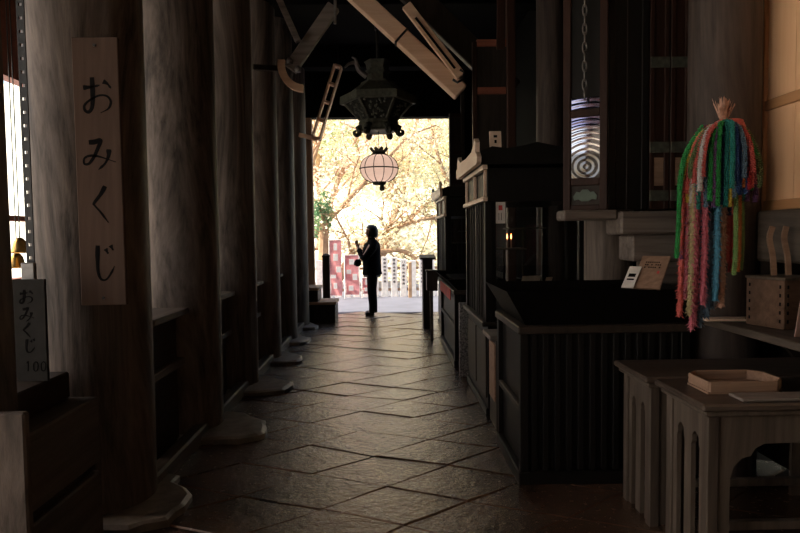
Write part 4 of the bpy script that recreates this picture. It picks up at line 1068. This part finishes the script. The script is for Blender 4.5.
MB().box(-.7, 1.2, 27, 28.4, 0, 1.45, .02).build('walls', M['wallp'], hs)
MB().prism([(-1.05, 1.36), (-.35, 1.86), (.85, 1.86), (1.55, 1.36)], lambda u, v: (u, 26.7, v), (0, 2.0, 0)).build('roof', M['rooft'], hs)

LF = {'cream': leafmat('cream_leaves', [(.80, .68, .42), (.90, .84, .66), (.74, .75, .48), (.92, .82, .66)]),
      'gold': leafmat('gold_leaves', [(.88, .70, .46), (.92, .82, .62), (.92, .86, .70)]),
      'lime': leafmat('pale_green_leaves', [(.46, .56, .30), (.72, .76, .48), (.90, .86, .68)]),
      'rose': leafmat('rosy_leaves', [(.80, .55, .45), (.90, .74, .62), (.92, .84, .74)]),
      'ever': leafmat('evergreen_leaves', [(.10, .24, .13), (.22, .38, .20), (.40, .48, .24)], .2)}
def leaves(b, c, n, rad, size, rnd):
    bm = b.bm
    for _ in range(n):
        while True:
            p = Vector((rnd.uniform(-1, 1), rnd.uniform(-1, 1), rnd.uniform(-1, 1)))
            if p.length < 1: break
        p = Vector(c)+Vector((p.x*rad[0], p.y*rad[1], p.z*rad[2]))
        u = Vector((rnd.gauss(0, 1), rnd.gauss(0, 1), rnd.gauss(0, .7))).normalized(); v = u.cross(Vector((rnd.gauss(0, 1), rnd.gauss(0, 1), rnd.gauss(0, 1)))).normalized()
        s = size*rnd.uniform(.6, 1.3)
        bm.faces.new([bm.verts.new(p+u*s), bm.verts.new(p+v*s*.5+u*s*.15), bm.verts.new(p-u*s*.8), bm.verts.new(p-v*s*.5+u*s*.15)])
def grow(b, tips, p, d, L_, r, depth, rnd, up=.12):
    P = [p]; R = [r]; n = 6; q = Vector(p); dd = Vector(d).normalized()
    for i in range(n):
        dd = (dd+Vector((rnd.gauss(0, .13), rnd.gauss(0, .13), rnd.gauss(0, .10)+up*.3))).normalized()
        q = q+dd*L_/n; P.append(q.copy()); R.append(r*(1-.45*(i+1)/n))
        if depth > 0 and i >= 1 and rnd.random() < .72:
            s = Vector((rnd.gauss(0, 1), rnd.gauss(0, .7), rnd.gauss(.15, .6)))
            s = (dd*.7+(s-dd*s.dot(dd)).normalized()*rnd.uniform(.5, 1.0)).normalized()
            grow(b, tips, q.copy(), s, L_*rnd.uniform(.45, .72), R[-1]*rnd.uniform(.45, .7), depth-1, rnd, up)
    b.tube(P, R, 7 if r > .04 else 5)
    if depth <= 1: tips.append(q.copy()); tips.append(P[3].copy())
def branchy(label, base, limbs, r, leafk, m, seed, nleaf=6, lsize=.07, depth=3):
    rnd = random.Random(seed); t = thing('branching_tree', label, 'tree', base, 'trees outside the far opening'); b = MB(); tips = []
    for pts, LL in limbs:
        P = spline([Vector(p) for p in [base]+pts], 6); n = len(P)
        R = [r*(1-.7*i/(n-1)) for i in range(n)]; b.tube(P, R, 10)
        for i in range(5, n-1, 2):
            d = Vector(P[i+1])-Vector(P[i]); d.normalize()
            s = Vector((rnd.gauss(0, 1), rnd.gauss(0, .6), rnd.gauss(.2, .8))); s = (d*.6+s.normalized()).normalized()
            grow(b, tips, Vector(P[i]), s, LL*rnd.uniform(.7, 1.1), R[i]*.5, depth-1, rnd)
        d = Vector(P[-1])-Vector(P[-3]); grow(b, tips, Vector(P[-1]), d, LL, R[-1], depth-1, rnd)
    b.build('trunk', m, t, True)
    lb = MB()
    for p in tips: leaves(lb, p, nleaf, (.38, .38, .25), lsize, rnd)
    lb.build('foliage', LF[leafk], t)
    return t
branchy('tan leaning tree whose long limb crosses the opening from the steps', (-3.4, 17.2, -.05), [([(-2.2, 17.3, 1.3), (-.9, 17.3, 2.6), (.2, 17.2, 3.7)], 1.5), ([(-2.9, 17.4, 1.6), (-2.2, 17.6, 3.2), (-1.7, 17.6, 4.6)], 1.4)], .13, 'gold', M['bark'], 3)
branchy('low tree with an arching limb drooping over the white plaques', (-1.5, 16.2, -.05), [([(-.9, 16.1, .7), (-.1, 16.1, 1.0), (.55, 16.2, .95), (.95, 16.2, .45)], .7), ([(-.8, 16.4, 1.1), (.5, 16.6, 1.7), (1.9, 16.8, 2.0)], 1.2)], .10, 'cream', M['bark'], 8, 3)
branchy('slender tree rising behind the praying person', (-.5, 19, -.05), [([(-.1, 19, 1.3), (.5, 19, 2.7), (.8, 19, 4.4)], 1.5), ([(.3, 19.1, 1.6), (1.6, 19.2, 2.6), (2.6, 19.2, 3.7)], 1.4)], .11, 'cream', M['bark2'], 12)
branchy('pale many-branched tree beyond the farther cabinet', (2.9, 18.4, -.05), [([(2.5, 18.4, 1.6), (1.7, 18.4, 3.2), (1.2, 18.4, 5.0)], 1.6), ([(2.2, 18.3, 1.2), (1.0, 18.2, 2.1), (-.2, 18.2, 2.9)], 1.3)], .12, 'cream', M['bark2'], 21, 8)
branchy('pale tree spreading high above the leaning one', (-2.4, 21.5, .5), [([(-2.0, 21.5, 2.4), (-1.3, 21.5, 4.2), (-.5, 21.5, 5.8)], 1.8), ([(-2.3, 21.5, 2.6), (-2.6, 21.5, 4.2), (-3.0, 21.4, 5.6)], 1.5)], .13, 'rose', M['bark2'], 33, 8)
def bushy(name, label, c, rad, k, seed, n, size, gz_):
    rnd = random.Random(seed); t = thing(name, label, 'tree', (c[0], c[1], gz_), 'leafy trees on the slope')
    MB().tube([(c[0], c[1], gz_-.2), (c[0]+.1, c[1], c[2]-rad[2]*.3), (c[0], c[1], c[2]+rad[2]*.5)], [.16, .12, .04], 8).build('trunk', M['bark'], t)
    lb = MB()
    for _ in range(14):
        a = rnd.uniform(0, 6.28); e = rnd.uniform(-.9, 1); q = rnd.uniform(.45, .8)
        p = (c[0]+rad[0]*q*math.cos(a)*math.sqrt(1-e*e), c[1]+rad[1]*q*math.sin(a)*math.sqrt(1-e*e), c[2]+rad[2]*q*e)
        leaves(lb, p, n//14, (rad[0]*.45, rad[1]*.45, rad[2]*.38), size, rnd)
    lb.build('foliage', LF[k], t)
def hz(x, y): return 15*(1-math.exp(-(y-19)/32))*(1.05-.012*x)-.3
B_ = [('round cream tree straight up the slope', .6, 30, 2.2, 'cream'), ('pale green tree up the slope above the banners', -3.2, 29, 2.0, 'lime'), ('golden tree high on the slope over the bollard', -4.6, 36, 2.6, 'gold'),
      ('cream tree on the slope behind the farther cabinet', 3.8, 28, 2.2, 'cream'), ('rosy tree halfway up the slope behind the globe lantern', -1.4, 34, 2.4, 'rose'), ('pale green tree high on the slope, centre', 1.9, 37, 2.6, 'lime'),
      ('cream tree on the skyline', 5.8, 40, 3.0, 'cream'), ('large cream tree far up the slope over the leaning tree', -2.5, 44, 3.4, 'cream'), ('pale golden tree on the upper slope over the cabinet roof', 2.5, 46, 3.4, 'gold'), ('cream tree beyond the left bank of the slope', -7.5, 31, 2.8, 'cream'), ('pale tree beyond the right bank of the slope', 8.2, 32, 2.8, 'lime')]
for i, (lb_, x, y, r, k) in enumerate(B_):
    lb_ = lb_.replace('the left bank of the slope', 'the golden tree, lowest on the slope').replace('the right bank of the slope', 'the cabinet-side cream tree')
    bushy('slope_tree', lb_, (x, y, hz(x, y)+r*1.0), (r, r, r*.95), k, 50+i, 2600, .17, hz(x, y))
bushy('evergreen_bush', 'dark evergreen bush showing green beside the sunlit door post', (-1.72, 16.0, 1.95), (.32, .32, .62), 'ever', 90, 700, .06, -.05)
lb = MB(); rnd = random.Random(77)
for _ in range(130): 
    x, y = rnd.uniform(-8, 8), rnd.uniform(19.5, 34)
    leaves(lb, (x, y, hz(x, y)+.35), 40, (.7, .7, .4), .13, rnd)
o = lb.build('undergrowth', LF['cream'], origin=(0, 20, 0)); o['kind'] = 'stuff'; o['label'] = 'pale leafy undergrowth covering the sunny slope'; o['category'] = 'undergrowth'

# ------------------------------------------------------------------ light
w = bpy.data.worlds.new('sky'); SC.world = w; w.use_nodes = True; nt = w.node_tree
sky = N(nt, 'ShaderNodeTexSky'); sky.sky_type = 'NISHITA'; sky.sun_disc = False
sky.sun_elevation = math.radians(42); sky.sun_rotation = math.radians(-100); sky.dust_density = 2.5; sky.air_density = 1.0
bgn = nt.nodes['Background']; tint = N(nt, 'ShaderNodeMix', data_type='RGBA', blend_type='MULTIPLY'); tint.inputs['Factor'].default_value = 1; tint.inputs['B'].default_value = (1.0, .90, .82, 1)
nt.links.new(sky.outputs[0], tint.inputs['A']); nt.links.new(tint.outputs['Result'], bgn.inputs['Color']); bgn.inputs['Strength'].default_value = .40
sl = bpy.data.lights.new('sun', 'SUN'); sl.energy = 11.5; sl.angle = math.radians(.6); sl.color = (1, .93, .80)
so = bpy.data.objects.new('sun', sl); COL.objects.link(so)
so.rotation_euler = Vector((.6, .08, -.72)).to_track_quat('-Z', 'Y').to_euler()
def portal(name, loc, rot, sx, sy):
    l = bpy.data.lights.new(name, 'AREA'); l.shape = 'RECTANGLE'; l.size = sx; l.size_y = sy; l.cycles.is_portal = True
    o = bpy.data.objects.new(name, l); COL.objects.link(o); o.location = loc; o.rotation_euler = rot
portal('portal_far', (-.09, 10.96, 1.72), (-PI/2, 0, 0), 2.4, 3.5)
portal('portal_side', (-4.05, 2.5, 2.12), (0, -PI/2, 0), 4.24, 10.0)

# ------------------------------------------------------------------ camera
cd = bpy.data.cameras.new('camera'); cam = bpy.data.objects.new('camera', cd); COL.objects.link(cam); SC.camera = cam
F_ = 620.0; cd.sensor_width = 36; cd.lens = F_*36/800; cd.clip_start = .05; cd.clip_end = 300
p_ = math.atan(31.5/F_); y_ = math.atan(12/F_)
f_ = Vector((math.sin(y_)*math.cos(p_), math.cos(y_)*math.cos(p_), -math.sin(p_)))
r_ = f_.cross(Vector((0, 0, 1))).normalized(); u_ = r_.cross(f_); a_ = math.radians(.7)
r2 = r_*math.cos(a_)-u_*math.sin(a_); u2 = u_*math.cos(a_)+r_*math.sin(a_)
cam.matrix_world = Matrix(((r2.x, u2.x, -f_.x, 0), (r2.y, u2.y, -f_.y, 0), (r2.z, u2.z, -f_.z, 1.42), (0, 0, 0, 1)))

vs = SC.view_settings; SC.display_settings.display_device = 'sRGB'
vs.view_transform = 'Standard'; vs.look = 'None'; vs.gamma = 1; vs.exposure = 0; vs.use_curve_mapping = False
cy_ = SC.cycles; cy_.use_denoising = True; cy_.max_bounces = 8; cy_.diffuse_bounces = 5; cy_.glossy_bounces = 4; cy_.transparent_max_bounces = 12
cy_.caustics_reflective = False; cy_.caustics_refractive = False; cy_.sample_clamp_indirect = 6
